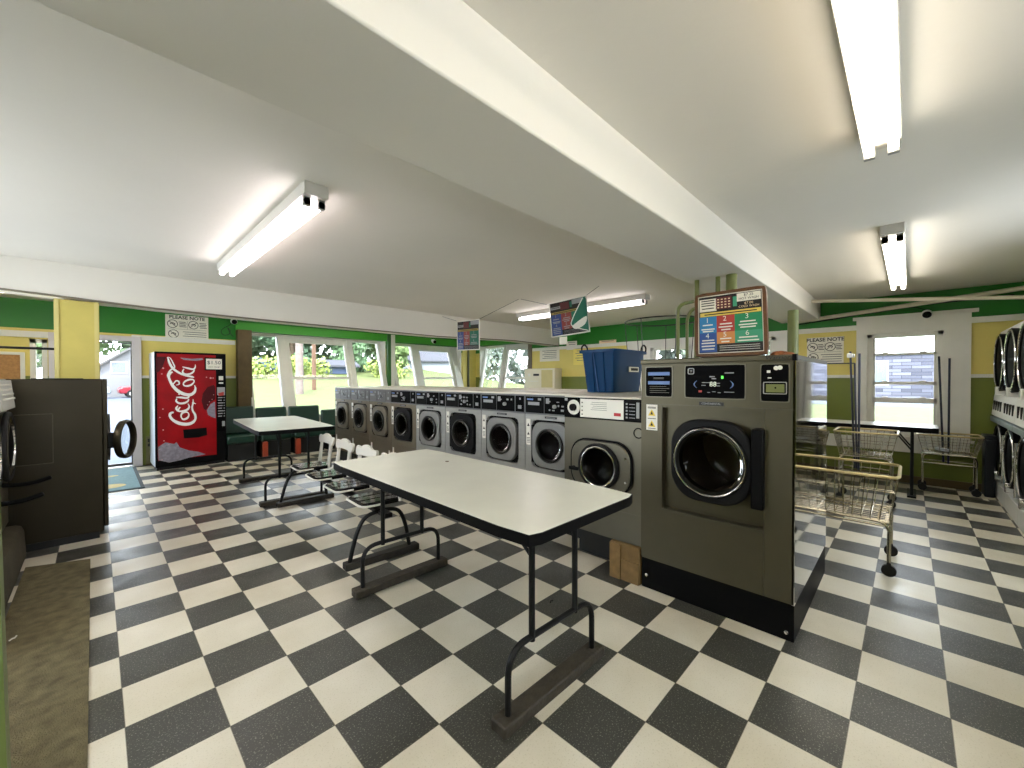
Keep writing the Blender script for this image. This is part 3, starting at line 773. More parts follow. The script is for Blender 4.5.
T1 = table('large white-topped folding table in the foreground beside the tallest washer', (1.405, -.425, 0), math.radians(-1.0), .765, 1.835, .872, dxs=(.012, .04))
m = MB(); m.lathe([(.012, 0), (.014, .003), (.006, .004), (.0005, .004)], (1.60, -.05, .8722), UZ, 10); tag(m.build('bottle_cap', M('cap_brown', (92, 72, 48), .6)), 'tiny brown cap lying on the foreground white table top', 'cap')
T2 = table('white-topped folding table near the vending machine and green benches', (1.61, 3.60, 0), math.radians(-4.0), .81, 1.85, .872)

# ------------------------------------------------------------------ row of seats on arched feet
sr = thing('gang_seating', 'row of four white-backed seats on arched black feet beside the washers', 'seating', (1.565, 1.72, 0), math.radians(-3.2))
m = MB().box(-.03, .03, -1.16, 1.14, .365, .40); m.build('beam', BLACK, sr, bevel=.004)
for y in (-1.02, 1.02):
    m = MB().box(-.29, .32, y - .042, y + .042, 0, .052); m.build('foot_board', BOARDD, sr, bevel=.008)
    pts = [(-.25, y, .05), (-.20, y, .24), (-.14, y, .35), (-.05, y, .385), (.08, y, .385), (.16, y, .345), (.21, y, .23), (.245, y, .05)]
    MB().tube(smooth(pts, 5), .016, 10).build('leg_arch', BLACK, sr)
for k, y in enumerate((.87, .30, -.27, -.84)):
    cx_ = .035
    seat = MB().prism([(p + cx_, q + y) for p, q in rr(.37, .36, .09, 48)], (0, 0, .425), UX, UY, (0, 0, .028)).build('seat', BLACKPL, sr, bevel=.006)
    for j in (-1, 0, 1):
        MB().prism([(p + cx_, q + y + j * .108) for p, q in rr(.325, .092, .03, 32)], (0, 0, .453), UX, UY, (0, 0, .007)).build('slat', SEATM, seat, bevel=.003)
    fr_ = MB().tube(fillet([(.0, y - .184, .44), (-.152, y - .184, .44), (-.152, y + .184, .44), (.0, y + .184, .44)], .10, 8), .009, 8); fr_.build('front_rail', CHAIRW, seat)
    MB().box(-.02, .02, y - .10, y + .10, .40, .426).build('seat_bracket', BLACK, seat)
    for s_ in (-1, 1):
        bk = MB(); bk.tube([(.165, y + s_ * .17, .43), (.20, y + s_ * .165, .70)], .015, 10); bk.build('back_post', CHAIRW, sr)
    MB().tube([(.168, y + .11, .43), (.195, y + .125, .69)], .008, 8).build('spindle', CHAIRW, sr); MB().tube([(.168, y - .11, .43), (.195, y - .125, .69)], .008, 8).build('spindle', CHAIRW, sr)
    crest = [(-.235, 0), (-.24, .04), (-.215, .066), (-.13, .062), (-.07, .085), (0, .094), (.07, .085), (.13, .062), (.215, .066), (.24, .04), (.235, 0), (.20, -.028), (.12, -.02), (0, -.016), (-.12, -.02), (-.20, -.028)]
    MB().prism(smooth(crest, 3, True), (.212, y, .705), UY, V((.14, 0, .99)), (-.026, 0, .004)).build('crest_rail', CHAIRW, sr, bevel=.005)

# ------------------------------------------------------------------ vending machine (front faces -Y)
vm = thing('vending_machine', 'red drinks vending machine with white script lettering by the door', 'vending machine', (1.03, 6.10, 0), math.radians(1.5))
Wv, Hv = .465, 1.872
MB().box(-Wv, Wv, .03, .66, .05, Hv).build('cabinet', CSILV, vm, bevel=.01)
MB().box(-Wv + .02, Wv - .02, .05, .62, 0, .05).build('feet', BLACK, vm)
MB().box(-Wv, Wv, 0, .035, .05, Hv).build('door_frame', BLACKPL, vm, bevel=.01)
fp = MB(); fp.box(-Wv + .03, .32, -.006, 0, .16, Hv - .03)
fp.build('front_panel', CRED, vm)
def loc2(x, y):                     # point of the front from the logo sheet (px of an upright sheet) to local x,z
    return (-.45 + (x - 50) * .0021, 1.83 - (y - 45) * .00257)
# printed ice at the bottom and right edge, dark swirl
ic = MB()
def blob(pts, mb=ic, d=.0015):
    mb.prism([loc2(*p) for p in pts], (0, -.006, 0), UX, UZ, (0, -d, 0))
blob([(60, 690), (58, 610), (100, 585), (150, 600), (165, 590), (185, 625), (240, 650), (300, 665), (345, 685), (240, 695), (190, 705), (120, 712)])
ic.build('ice_print', CICE, vm)
ic = MB(); blob([(355, 400), (380, 360), (408, 345), (412, 455), (385, 445), (362, 430)], ic); ic.build('ice_print', CICE, vm)
ic = MB(); blob([(190, 62), (260, 68), (330, 62), (335, 72), (290, 80), (215, 76)], ic); ic.build('ice_print', CICE, vm)
dk = MB(); blob([(205, 515), (352, 512), (355, 560), (300, 572), (210, 570)], dk, .003)
dk.build('delivery_flap', BLACKPL, vm, bevel=.002)
sw = MB()
blob([(330, 290), (360, 250), (400, 235), (412, 250), (412, 330), (380, 345), (350, 400), (335, 390), (322, 340)], sw, .0008)
blob([(52, 160), (52, 60), (110, 60), (90, 120), (70, 150)], sw, .0008)
sw.build('dark_swirl', CDARK, vm)
bub = MB()
r = random.Random(3)
for (x, y, s_) in [(92, 130, 8), (84, 165, 6), (70, 430, 5), (88, 508, 6), (92, 575, 5), (88, 380, 6), (120, 600, 4), (390, 330, 4), (372, 345, 4), (360, 365, 4), (400, 300, 4), (382, 190, 9), (355, 185, 5), (398, 190, 6), (66, 625, 4), (80, 690, 4)]:
    cx, cz = loc2(x, y); bub.prism(circ(s_ * .0016, 10), (cx, -.007, cz), UX, UZ, (0, -.0012, 0))
bub.build('bubble_print', M('bubble_pink', (214, 150, 150), .3), vm)
lg = MB()
def stroke(pts, ws):
    lg.ribbon([loc2(*p) for p in pts], [q * .0025 for q in ws], (0, -.0062, 0), UX, UZ, (0, -.004, 0))
# script reading bottom to top
stroke([(150, 402), (132, 408), (128, 425), (145, 450), (180, 472), (222, 482), (258, 476), (280, 455), (280, 425), (266, 400), (262, 375), (268, 350), (268, 325)], [9, 14, 13, 15, 20, 20, 18, 12, 12, 10, 9, 8, 2])
stroke([(262, 352), (274, 350), (286, 356)], [12, 8, 1])
stroke([(196, 440), (208, 450), (228, 445), (240, 430), (238, 412), (222, 404), (204, 408), (194, 424), (196, 440)], [6, 12, 13, 8, 6, 12, 13, 8, 6])
stroke([(188, 372), (178, 388), (184, 396)], [8, 8, 3])
stroke([(176, 362), (166, 378), (176, 396), (206, 398), (234, 388), (244, 370), (236, 352)], [4, 12, 8, 12, 12, 8, 3])
stroke([(170, 318), (166, 334), (184, 348), (212, 348), (234, 338), (242, 322)], [5, 10, 12, 13, 10, 4])
stroke([(166, 310), (196, 312), (232, 316), (246, 300), (244, 288)], [5, 12, 12, 7, 2])
stroke([(182, 294), (190, 278)], [9, 9])
stroke([(146, 152), (134, 160), (124, 180), (130, 205), (148, 240), (178, 272), (215, 292), (252, 296), (276, 280), (284, 256), (278, 236)], [9, 10, 12, 13, 16, 19, 20, 19, 15, 10, 3])
stroke([(146, 232), (166, 208), (182, 212), (184, 228), (166, 234)], [5, 8, 8, 7, 3])
stroke([(208, 226), (216, 238), (238, 240), (262, 230), (276, 212), (268, 200), (246, 200), (222, 210), (208, 226)], [6, 9, 12, 10, 6, 9, 12, 10, 6])
stroke([(276, 186), (262, 182), (226, 174), (190, 160), (150, 132), (130, 100), (122, 74), (118, 62), (134, 68), (150, 98), (158, 124), (134, 142), (120, 172), (124, 192)], [4, 12, 12, 12, 13, 12, 8, 3, 4, 6, 7, 9, 12, 8])
stroke([(214, 132), (206, 152), (222, 166), (250, 164), (272, 150), (278, 132)], [5, 9, 11, 12, 9, 4])
stroke([(206, 120), (238, 128), (270, 134), (284, 120), (284, 104)], [5, 11, 11, 7, 2])
lg.build('lettering', CWHITE, vm)
cp = MB(); cp.box(.325, Wv - .02, -.008, 0, .55, 1.52); co_ = cp.build('selection_panel', SATIN, vm, bevel=.003)
bt = MB()
for k in range(9):
    z = .80 + .045 * k
    bt.box(.345, .40 + .01 * (k % 3), -.011, -.008, z, z + .016); bt.box(.425, .440, -.012, -.008, z, z + .016)
bt.box(.40, .44, -.012, -.008, .635, .72)
bt.build('button', LGREY, co_)
cr = MB(); cr.box(.335, Wv - .02, -.012, -.008, 1.17, 1.30); cr.cur = 1; cr.prism([loc2(430, 290), loc2(468, 282), loc2(468, 305), loc2(435, 310)], (0, -.012, 0), UX, UZ, (0, -.002, 0)); cr.build('card_reader', [LGREY, P_RED], co_)
bv = MB(); bv.box(.36, .42, -.02, -.008, 1.42, 1.49); bv.box(.36, .42, -.02, -.008, 1.36, 1.385); bv.build('bill_slot', LABELW, co_)
ps = MB(); ps.box(.165, .42, -.010, -.006, 1.585, 1.80); po = ps.build('price_holder', SATIN, vm)
sg = MB(); sg.box(.185, .405, -.013, -.010, 1.605, 1.780); sg.cur = 1; sg.text('$1.50', (.295, -.013, 1.715), UX, UZ, .085, .001); sg.text('exact change', (.295, -.013, 1.645), UX, UZ, .032, .001); sg.build('price_card', [PAPER, INK], po)

# outlet panel beside the vending machine
m = MB(); m.box(-.04, .04, -.012, 0, 0, .46); m.cur = 1; m.box(-.02, .02, -.016, -.012, .36, .42); m.box(-.02, .02, -.016, -.012, .29, .34)
ob = m.build('electrical_box', [M('panel_taupe', (110, 106, 70), .5), INK], loc=(.545, YW - .02, 0.02), bevel=.003); tag(ob, 'narrow taupe electrical box on the wall left of the vending machine', 'electrical box')
# entrance mat
dm = thing('door_mat', 'blue-grey welcome mat on the floor before the open door', 'mat', (.10, 5.86, 0))
MB().box(-.42, .27, -.94, .92, 0, .010).build('border', MATD, dm, bevel=.003)
MB().box(-.37, .23, -.89, .87, .010, .014).build('pile', MATB, dm)
m = MB()
m.prism(smooth([(-.2, -.1), (-.06, .05), (.1, .02), (.16, -.12), (.05, -.22), (-.12, -.2)], 4, True), (-.06, -.50, .014), UX, UY, (0, 0, .002)); m.prism(smooth([(-.12, 0), (0, .06), (.1, .0), (0, -.06)], 4, True), (-.05, .2, .014), UX, UY, (0, 0, .002))
m.build('motif', MATT, dm)

# ------------------------------------------------------------------ green benches under the first bay
labs = ['green vinyl bench seat tucked beside the vending machine', 'green vinyl bench seat below the narrow window pane, between two benches', 'green vinyl bench seat below the middle sash window', 'green vinyl bench seat nearest the washing machines']
for k, (xa, xb, zt) in enumerate(((1.50, 1.98, .94), (2.02, 2.54, .90), (2.58, 3.16, .90), (3.20, 3.72, .80))):
    g = thing('bench_seat', labs[k], 'bench', ((xa + xb) / 2, 6.10, 0), 0, 'green benches under the window'); hw = (xb - xa) / 2
    MB().box(-hw + .02, hw - .02, .06, .44, 0, .30).build('base', DARKB, g)
    MB().box(-hw, hw, .0, .44, .30, .45).build('cushion', GVINYL, g, bevel=.035)
    m = MB().hexa([(-hw, .30, .45), (hw, .30, .45), (hw, .40, .45), (-hw, .40, .45), (-hw, .345, zt), (hw, .345, zt), (hw, .425, zt), (-hw, .425, zt)]); m.build('backrest', GVINYL, g, bevel=.03)
    if k in (1, 2):
        MB().box(-hw + .02, -hw + .10, -.02, .06, 0.0, .29).build('leg', REDW, g, bevel=.004)

# ------------------------------------------------------------------ signs, cameras, papers on the walls
def notice(label, o, u, W, H):
    """hand-lettered PLEASE NOTE sign with prohibition circles"""
    u = V(u); n = u.cross(UZ); o = V(o)
    t = thing('notice_sign', label, 'sign', o)
    mb = MB(); mb.prism([(-W / 2, -H / 2), (W / 2, -H / 2), (W / 2, H / 2), (-W / 2, H / 2)], (0, 0, 0), u, UZ, n * .008); mb.build('board', PAPER, t, bevel=.003)
    k = MB(); z = n * .008
    k.text('PLEASE NOTE', z + UZ * H * .40, u, UZ, H * .19, .001, bold=.025)
    for cx, cz in ((-.34, .13), (.14, .13), (-.32, -.27)):
        c0 = z + u * W * cx + UZ * H * cz; R = H * .145
        k.annulus(circ(R * 1.15, 32), circ(R * 1.0, 32), c0, u, UZ, n * .001)
        k.ribbon([(-R * .7, R * .7 * (-1 if cx > 0 else 1)), (R * .7, -R * .7 * (-1 if cx > 0 else 1))], [R * .13, R * .13], c0, u, UZ, n * .001)
        k.ribbon([(-R * .5, -R * .1), (-R * .1, R * .25), (R * .5, .0 * R), (R * .2, -R * .4)], [R * .15, R * .25, R * .2, R * .1], c0, u, UZ, n * .0012)
    for i in range(4):
        for cx in (-.11, .37):
            k.prism([(-W * .09 + .01 * (i % 2), -.005), (W * .09 - .012 * ((i + 1) % 2), -.005), (W * .09 - .012 * ((i + 1) % 2), .005), (-W * .09 + .01 * (i % 2), .005)], z + u * W * cx + UZ * H * (.22 - .062 * i), u, UZ, n * .001)
    for i in range(4):
        k.prism([(-W * (.28 - .04 * (i % 2)), -.004), (W * .28, -.004), (W * .28, .004), (-W * (.28 - .04 * (i % 2)), .004)], z + u * W * .17 + UZ * H * (-.17 - .085 * i), u, UZ, n * .001)
    k.prism([(-W * .44, -.0015), (W * .44, -.0015), (W * .44, .0015), (-W * .44, .0015)], z + UZ * H * -.07, u, UZ, n * .001)
    k.prism([(-.0015, -H * .17), (.0015, -H * .17), (.0015, H * .17), (-.0015, H * .17)], z + UZ * H * .1, u, UZ, n * .001)
    k.build('lettering', INK, t)
    return t
notice('cream PLEASE NOTE sign high on the green band above the vending machine', (1.07, YW, 2.345), (1, 0, 0), .60, .43)
notice('cream PLEASE NOTE sign on the yellow wall beside the far window', (XW, -1.37, 1.87), (0, -1, 0), .45, .40)

def camera_dome(label, o, d, wire=None):
    o, d = V(o), V(d)
    t = thing('security_camera', label, 'camera', o)
    MB().lathe([(.035, 0), (.035, .02), (.02, .03)], (0, 0, 0), d, 16, True, True).build('mount', WENAM, t)
    MB().lathe([(.0005, -.005), (.045, 0), (.055, .035), (.05, .09), (.03, .1), (.0005, .1)], d * .03 + UZ * -.01, (d + UZ * -.35), 18).build('body', WENAM, t)
    q = d * .03 + UZ * -.01; ax = (d + UZ * -.35).normalized()
    MB().lathe([(.046, .09), (.04, .112), (.0005, .118)], q, ax, 18).build('lens', BLACKPL, t)
    if wire: MB().tube(smooth(wire, 4), .005, 6).build('cable', BLACK, t)
    return t
camera_dome('small white security camera with looped cable above the vending machine', (1.75, YW, 2.55), (0, -1, 0),
            [(-.02, -.02, -.03), (-.06, -.015, -.10), (-.15, -.012, -.16), (-.19, -.012, -.23), (-.15, -.012, -.29), (-.07, -.012, -.27), (-.05, -.012, -.20), (-.09, -.012, -.15), (-.04, -.012, -.26), (-.0, -.012, -.31)])
camera_dome('small white security camera on the green band above the far window', (XW, -2.46, 2.32), (-1, 0, 0), [(-.02, 0, .03), (-.02, .15, .09), (-.015, .4, .07), (-.015, .9, .03), (-.015, 1.35, -.02)])
camera_dome('tiny white security camera on the lintel above the second bay window', (6.2, YW - .05, 2.46), (0, -1, 0))

def sheet(label, y, z, w, h, mat, lines=0, x=XW):
    m = MB(); m.box(-.004, .001, -w / 2, w / 2, -h / 2, h / 2); m.cur = 1
    for i in range(lines):
        zz = h * (.36 - .75 * i / max(lines, 1)); m.box(-.005, -.004, -w * .36, w * (.36 - .1 * (i % 2)), zz - .006, zz + .006)
    return tag(m.build('notice_paper', [mat, INKG], loc=(x - .001, y, z)), label, 'paper')
sheet('large white paper notice on the yellow wall next to the bay window', 4.05, 2.02, .62, .30, PAPER, 5)
sheet('plain yellow paper notice with lines of print behind the blue bin', 3.12, 1.98, .42, .44, PAPERY, 6)
sheet('peach paper notice under the green band on the yellow wall', 2.42, 2.21, .42, .14, PAPERP, 2)
sheet('white paper strip taped below the hanging poster', 3.38, 2.22, .30, .20, PAPER, 3)
sheet('tall white paper sign on the far wall behind the blue bin', 2.35, 1.62, .34, .62, PAPER, 4)
# cream box on the wall, cork board, rod
t = thing('soap_dispenser', 'cream soap vending box on the wall behind the washers', 'dispenser', (XW, 4.13, 1.2))
MB().box(-.28, 0, -.46, .50, 0, .49).build('cabinet', CREAM, t, bevel=.012)
m = MB().box(-.288, -.28, -.40, -.06, .03, .45); m.build('door', M('tan_enamel', (206, 192, 132), .5), t)
m = MB(); m.box(-.286, -.28, .30, .38, .30, .37); m.cur = 1; m.box(-.286, -.28, .02, .2, .31, .36); m.cur = 0; m.box(-.284, -.28, .05, .33, .17, .19); m.build('coin_plate', [PAPER, INK], t)
t = thing('notice_board', 'cork notice board in a white frame beyond the dark machine', 'board', (-1.03, YW, 1.62))
MB().box(-.30, .20, -.015, 0, -.19, .17).build('cork', CORK, t)
m = MB().box(-.34, -.30, -.025, 0, -.23, .21).box(.20, .245, -.025, 0, -.23, .21).box(-.30, .20, -.025, 0, .17, .21).box(-.30, .20, -.025, 0, -.23, -.19); m.build('frame', WHITE, t, bevel=.003)
ob = MB().cyl((-1.9, 3.9, 1.745), (-.352, 3.9, 1.745), .012).build('hanging_rod', BLACK); tag(ob, 'black hanging rod fixed to the side of the yellow pillar', 'rod')

# ------------------------------------------------------------------ ceiling lights
def light(label, c, axis, L_=2.44, tube=TUBE):
    t = thing('ceiling_light', label, 'ceiling light', (c[0], c[1], ZC), 0 if axis == 'x' else PI / 2, 'twin tube ceiling lights')
    h = L_ / 2
    m = MB().hexa([(-h, -.07, -.075), (h, -.07, -.075), (h, .07, -.075), (-h, .07, -.075), (-h, -.07, 0), (h, -.07, 0), (h, .07, 0), (-h, .07, 0)])
    m.build('housing', FIXT, t, bevel=.004)
    for s_ in (-1, 1):
        tb_ = MB().cyl((-h + .05, s_ * .042, -.105), (h - .05, s_ * .042, -.105), .019, n=14).build('tube', tube, t)
        for e_ in (-1, 1):
            m = MB(); m.box(e_ * (h - .05) - .014, e_ * (h - .05) + .014, s_ * .042 - .02, s_ * .042 + .02, -.128, -.075); m.cyl((e_ * (h - .06), s_ * .042, -.105), (e_ * (h - .036), s_ * .042, -.105), .0225)
            m.build('socket', SOCK, t)
    return t
light('twin tube ceiling light left of the beam, above the checkered aisle', (.86, 1.45), 'y', tube=TUBEP)
light('twin tube ceiling light in the top right corner, nearest the camera', (1.33, -2.20), 'x', tube=TUBEW)
light('twin tube ceiling light pointing at the far window', (5.35, -2.20), 'x')
light('twin tube ceiling light above the blue bin, partly behind a hanging poster', (5.24, 1.50), 'y', tube=TUBEP)

light('added unseen twin tube ceiling light beyond the far beam, over the bay windows', (3.2, 5.45), 'x')  # added fixture hidden by the beam, brightens the room
light('added unseen twin tube ceiling light behind the camera near the added windows', (.2, -3.2), 'x')  # extra fixture added out of view for more light
light('added unseen twin tube ceiling light over the grey machines', (-1.3, 1.4), 'y')  # added outside the frame to lift the dim left side
light('added unseen twin tube ceiling light by the entrance beyond the yellow pillar', (-1.0, 5.45), 'x')  # unseen extra lamp, added to light the left ceiling
# ------------------------------------------------------------------ hanging posters
def poster(name, label, corners, thick=.006, wires=(), frame=None, full=True):
    """corners TL,TR,BR,BL in world; printed price board"""
    TL, TR, BR, BL = [V(c) for c in corners]
    o = BL; t = thing(name, label, 'poster', o)
    u = TR - TL + BR - BL; W = u.length / 2; u.normalize()
    v = (TL - BL + TR - BR); H = v.length / 2; v.normalize(); n = u.cross(v).normalized()
    Z0 = V((0, 0, 0))
    def q(mb, a, b_, c, d, k, dep=.0015):
        mb.cur = k; mb.prism([(W * a, H * c), (W * b_, H * c), (W * b_, H * d), (W * a, H * d)], n * thick, u, v, n * dep)
    mb = MB(); mb.prism([(0, 0), (W, 0), (W, H), (0, H)], Z0, u, v, n * thick)
    bo = mb.build('board', WHITE if not frame else PAPER, t)
    p = MB()
    q(p, .03, .97, .03, .97, 0, .001)
    q(p, .04, .31, .72 if full else .78, .93 if full else .86, 7); q(p, .62, .96, .83, .96, 7); q(p, .56, .62, .76, .92, 6)
    q(p, .30, .54, .74, .94, 9); q(p, .05, .96, .635, .70, 8)
    q(p, .04, .31, .36, .63, 1); q(p, .31, .58, .36, .63, 3); q(p, .58, .97, .36, .63, 5)
    q(p, .04, .31, .04, .36, 2); q(p, .31, .58, .17, .36, 4); q(p, .58, .97, .17, .36, 6)
    p.build('print', [P_BLK, P_BLUE, P_NAVY, P_RED, P_OR, P_GR, P_TEAL, PAPER, P_YEL, P_PLUM] if full else [P_BLK, P_INDIGO, P_INDIGO, P_BRICK, P_BRICK, P_PINE, P_PINE, LGREY, P_OCHRE, P_PLUM], t)
    k = MB()
    z = n * (thick + .003)
    for st, a, b_ in (('1', .165, .565), ('2', .435, .575), ('3', .76, .58), ('4', .165, .305), ('5', .435, .315), ('6', .76, .315)):
        k.text(st, z + u * W * a + v * H * b_, u, v, H * .115, .0008)
    def line(a, b_, c, hh=.010):
        k.prism([(W * a, H * (c - hh)), (W * b_, H * (c - hh)), (W * b_, H * (c + hh)), (W * a, H * (c + hh))], z, u, v, n * .001)
    for a, b_, c in ((.09, .25, .49), (.07, .28, .42), (.09, .26, .385), (.36, .54, .49), (.34, .55, .44), (.38, .52, .395), (.66, .88, .50), (.64, .9, .45), (.66, .88, .41), (.08, .27, .235), (.07, .28, .19), (.07, .28, .14), (.08, .27, .09), (.36, .53, .25), (.38, .5, .20), (.64, .9, .25), (.62, .92, .20)): line(a, b_, c)
    for c in (.13, .10, .065): line(.35, .93, c, .003)
    k.build('lettering', LABELW if full else LGREY, t)
    k = MB(); z = n * (thick + .0026)
    if full:
        k.text('$7.25', z + u * W * .79 + v * H * .925, u, v, H * .06, .0008); k.text('HOT WASH', z + u * W * .79 + v * H * .868, u, v, H * .052, .0008)
    for a, b_, c in ((.07, .28, .90), (.07, .28, .86), (.07, .28, .82), (.08, .27, .77), (.12, .9, .665)): 
        k.prism([(W * a, H * (c - .008)), (W * b_, H * (c - .008)), (W * b_, H * (c + .008)), (W * a, H * (c + .008))], z, u, v, n * .001)
    k.build('dark_lettering', INK, t)
    if full:
        k = MB(); z = n * (thick + .0026)
        k.text('$7.00', z + u * W * .79 + v * H * .79, u, v, H * .055, .0008); k.text('COLD WASH', z + u * W * .79 + v * H * .74, u, v, H * .048, .0008)
        for i in range(4):
            for j in range(4): k.prism([(-.006, -.004), (.006, -.004), (.006, .004), (-.006, .004)], z + u * W * (.34 + .055 * j) + v * H * (.90 - .045 * i), u, v, n * .001)
        k.build('price_lettering', PAPERP, t)
    if frame:
        f = MB()
        f.annulus([(a + W / 2, b_ + H / 2) for a, b_ in rr(W + .03, H + .03, .025)], [(a + W / 2, b_ + H / 2) for a, b_ in rr(W - .012, H - .012, .004)], n * -.012, u, v, n * .032)
        f.build('frame', frame, t)
    for wv in wires:
        MB().tube([V(a) - o for a in wv], .003, 5).build('hanging_wire', WIRED, t)
    return t, (o, u, v, n, W, H)
XP = 4.25
hk = [V((4.35, 3.88, ZC)), V((4.25, 1.78, ZC)), V((4.35, .49, ZC))]
p1 = [V((XP, 3.245, 2.428)), V((XP, 2.645, 2.402)), V((XP, 2.66, 1.915)), V((XP, 3.225, 1.92))]
poster('price_poster', 'small price poster hanging on a wire in front of the room corner', p1, wires=((p1[0], hk[0]), (p1[1], hk[1])), full=False)
p2 = [V((XP, 1.255, 2.452)), V((XP + .01, .615, 2.490)), V((XP - .07, .545, 2.005)), V((XP - .07, 1.11, 1.983))]
t, (o, u, v, n, W, H) = poster('price_poster', 'curled price poster hanging crooked in front of the lit ceiling tubes', p2, wires=((p2[0], hk[1] + V((.02, -.02, 0))), (p2[1], hk[2])), full=False)
m = MB(); m.prism(smooth([(W * .98, H * .02), (W * .60, H * .22), (W * .64, H * .45), (W * .92, H * .93), (W * .985, H * .9)], 3), n * .010, u, v, n * .012 ); m.build('peeled_sleeve', P_PINE, t)
m = MB(); m.tube(smooth([o_ for o_ in [tuple(u * W * a + v * H * b_ + n * .024) for a, b_ in ((.98, .03), (.60, .22), (.64, .45), (.92, .93))]], 5), .006, 6)
m.prism(smooth([(W * .60, H * .20), (W * .72, H * .3), (W * .97, H * .42), (W * .92, H * .22), (W * .7, H * .12)], 3, True), n * .0225, u, v, n * .003); m.build('sleeve_edge', LABELW, t)
MB().box(-.003, .003, -.25, -.13, -.10, .0).build('tag', PAPER, t)
p3 = [V((3.00, -1.190, 2.025)), V((3.00, -1.615, 2.030)), V((2.93, -1.640, 1.600)), V((2.93, -1.225, 1.600))]
poster('price_board', 'wood-framed price board standing on top of the tallest washer', p3, thick=.012, frame=WOODF)

# crumpled thing on the washer
m = MB(); r = random.Random(5)
for k in range(4):
    m.lathe([(.0005, -.02), (.03, -.012), (.034, .004), (.02, .016), (.0005, .02)], (3.05 + r.uniform(-.03, .05), -1.70 - .025 * k + .03, 1.588 + r.uniform(-.004, .012)), (r.uniform(-.3, .3), r.uniform(-.3, .3), 1), 8)
tag(m.build('rag', M('rust_rag', (150, 92, 54), .9, var=.4, scale=30)), 'crumpled rust-brown rag on top of the tallest washer', 'rag')

# blue bin
t = thing('storage_bin', 'blue plastic bin sitting on top of the washers and counter', 'bin', (3.62, -.145, 1.304), math.radians(0))
def bin_ring(z, hx, hy): return [(a, b_, z) for a, b_ in rr(2 * hx, 2 * hy, .035, 48)]
m = MB(); R_ = [bin_ring(.0, .265, .155), bin_ring(.40, .315, .185), bin_ring(.385, .335, .205), bin_ring(.415, .335, .205), bin_ring(.415, .305, .178), bin_ring(.012, .255, .147)]
vs = [p for q in R_ for p in q]; fs = []
for i in range(5):
    for k in range(48): fs.append((i * 48 + k, i * 48 + (k + 1) % 48, (i + 1) * 48 + (k + 1) % 48, (i + 1) * 48 + k))
fs.append(list(range(48))[::-1]); fs.append(list(range(240, 288))); m.add(vs, fs)
for y in (-.06, .06):
    m.hexa([(-.275, y - .012, .0), (-.262, y - .012, 0), (-.262, y + .012, 0), (-.275, y + .012, 0), (-.326, y - .012, .385), (-.30, y - .012, .385), (-.30, y + .012, .385), (-.326, y + .012, .385)])
m.build('tub', BLUEP, t)
for s_ in (1,):
    for xx, yy in ((-.22, .205), (.24, -.205)):
        m = MB().tube(smooth([(xx - .05, yy * .98, .41), (xx - .045, yy, .45), (xx, yy, .475), (xx + .045, yy, .45), (xx + .05, yy * .98, .41)], 4), .008, 8); m.build('handle', BLACKPL, t)
m = MB(); m.box(-.02, .16, -.192, -.180, .20, .25); m.cur = 1; m.box(-.0, .14, -.194, -.192, .212, .238); m.build('label', [LABELW, INK], t)
m = MB().hexa([(-.280, .0, .0), (-.274, .0, 0), (-.274, .012, 0), (-.280, .012, 0), (-.332, .03, .38), (-.324, .03, .38), (-.324, .036, .38), (-.332, .036, .38)]); m.build('mould_line', M('blue_pale', (52, 92, 146), .4), t)

# ------------------------------------------------------------------ pipes behind the big washer
def pipe(label, pts, r, mat=PIPEG, name='pipe', cat='pipe', n=14):
    return tag(MB().tube(pts, r, n).build(name, mat), label, cat)
pipe('slim green pipe rising into the beam, leftmost of the three behind the price board', [(3.78, -.905, 0), (3.78, -.905, 2.34)], .020)
pipe('slim green pipe rising into the beam between the other two', [(3.78, -1.085, 0), (3.78, -1.085, 2.34)], .020)
pipe('thick green pipe rising into the beam, stoutest of the three', [(3.78, -1.195, 0), (3.78, -1.195, 2.34)], .044)
c1 = fillet([(3.80, -.725, 0), (3.80, -.725, 2.135), (3.80, -.87, 2.15)], .13, 8)
pipe('bent green conduit left of the price board, outer of the pair', c1, .016)
c2 = fillet([(3.84, -.795, 0), (3.84, -.795, 2.10), (3.84, -1.08, 2.12)], .14, 8)
pipe('bent green conduit left of the price board, inner of the pair', c2, .014)
m = MB().cyl((3.77, -1.643, 0), (3.77, -1.643, 1.972), .037, n=20); ob = m.build('standpipe', PIPEG); tag(ob, 'thick pale green standpipe with open top right of the price board', 'pipe')
pipe('long white conduit crossing below the ceiling, level run', [(6.95, -1.29, 2.52), (6.95, -3.3, 2.30)], .022, PIPEW, 'conduit', 'conduit')
pipe('long white conduit slanting up across the green band', [(7.65, -1.02, 2.325), (7.65, -4.0, 2.57)], .028, PIPEW, 'conduit', 'conduit')
pipe('thin black cable sagging along the green band of the far wall', smooth([(7.715, -1.05, 2.29), (7.715, -1.6, 2.345), (7.715, -2.1, 2.42), (7.715, -2.6, 2.43), (7.715, -3.2, 2.45)], 5), .008, BLACK, 'cable', 'cable', 6)
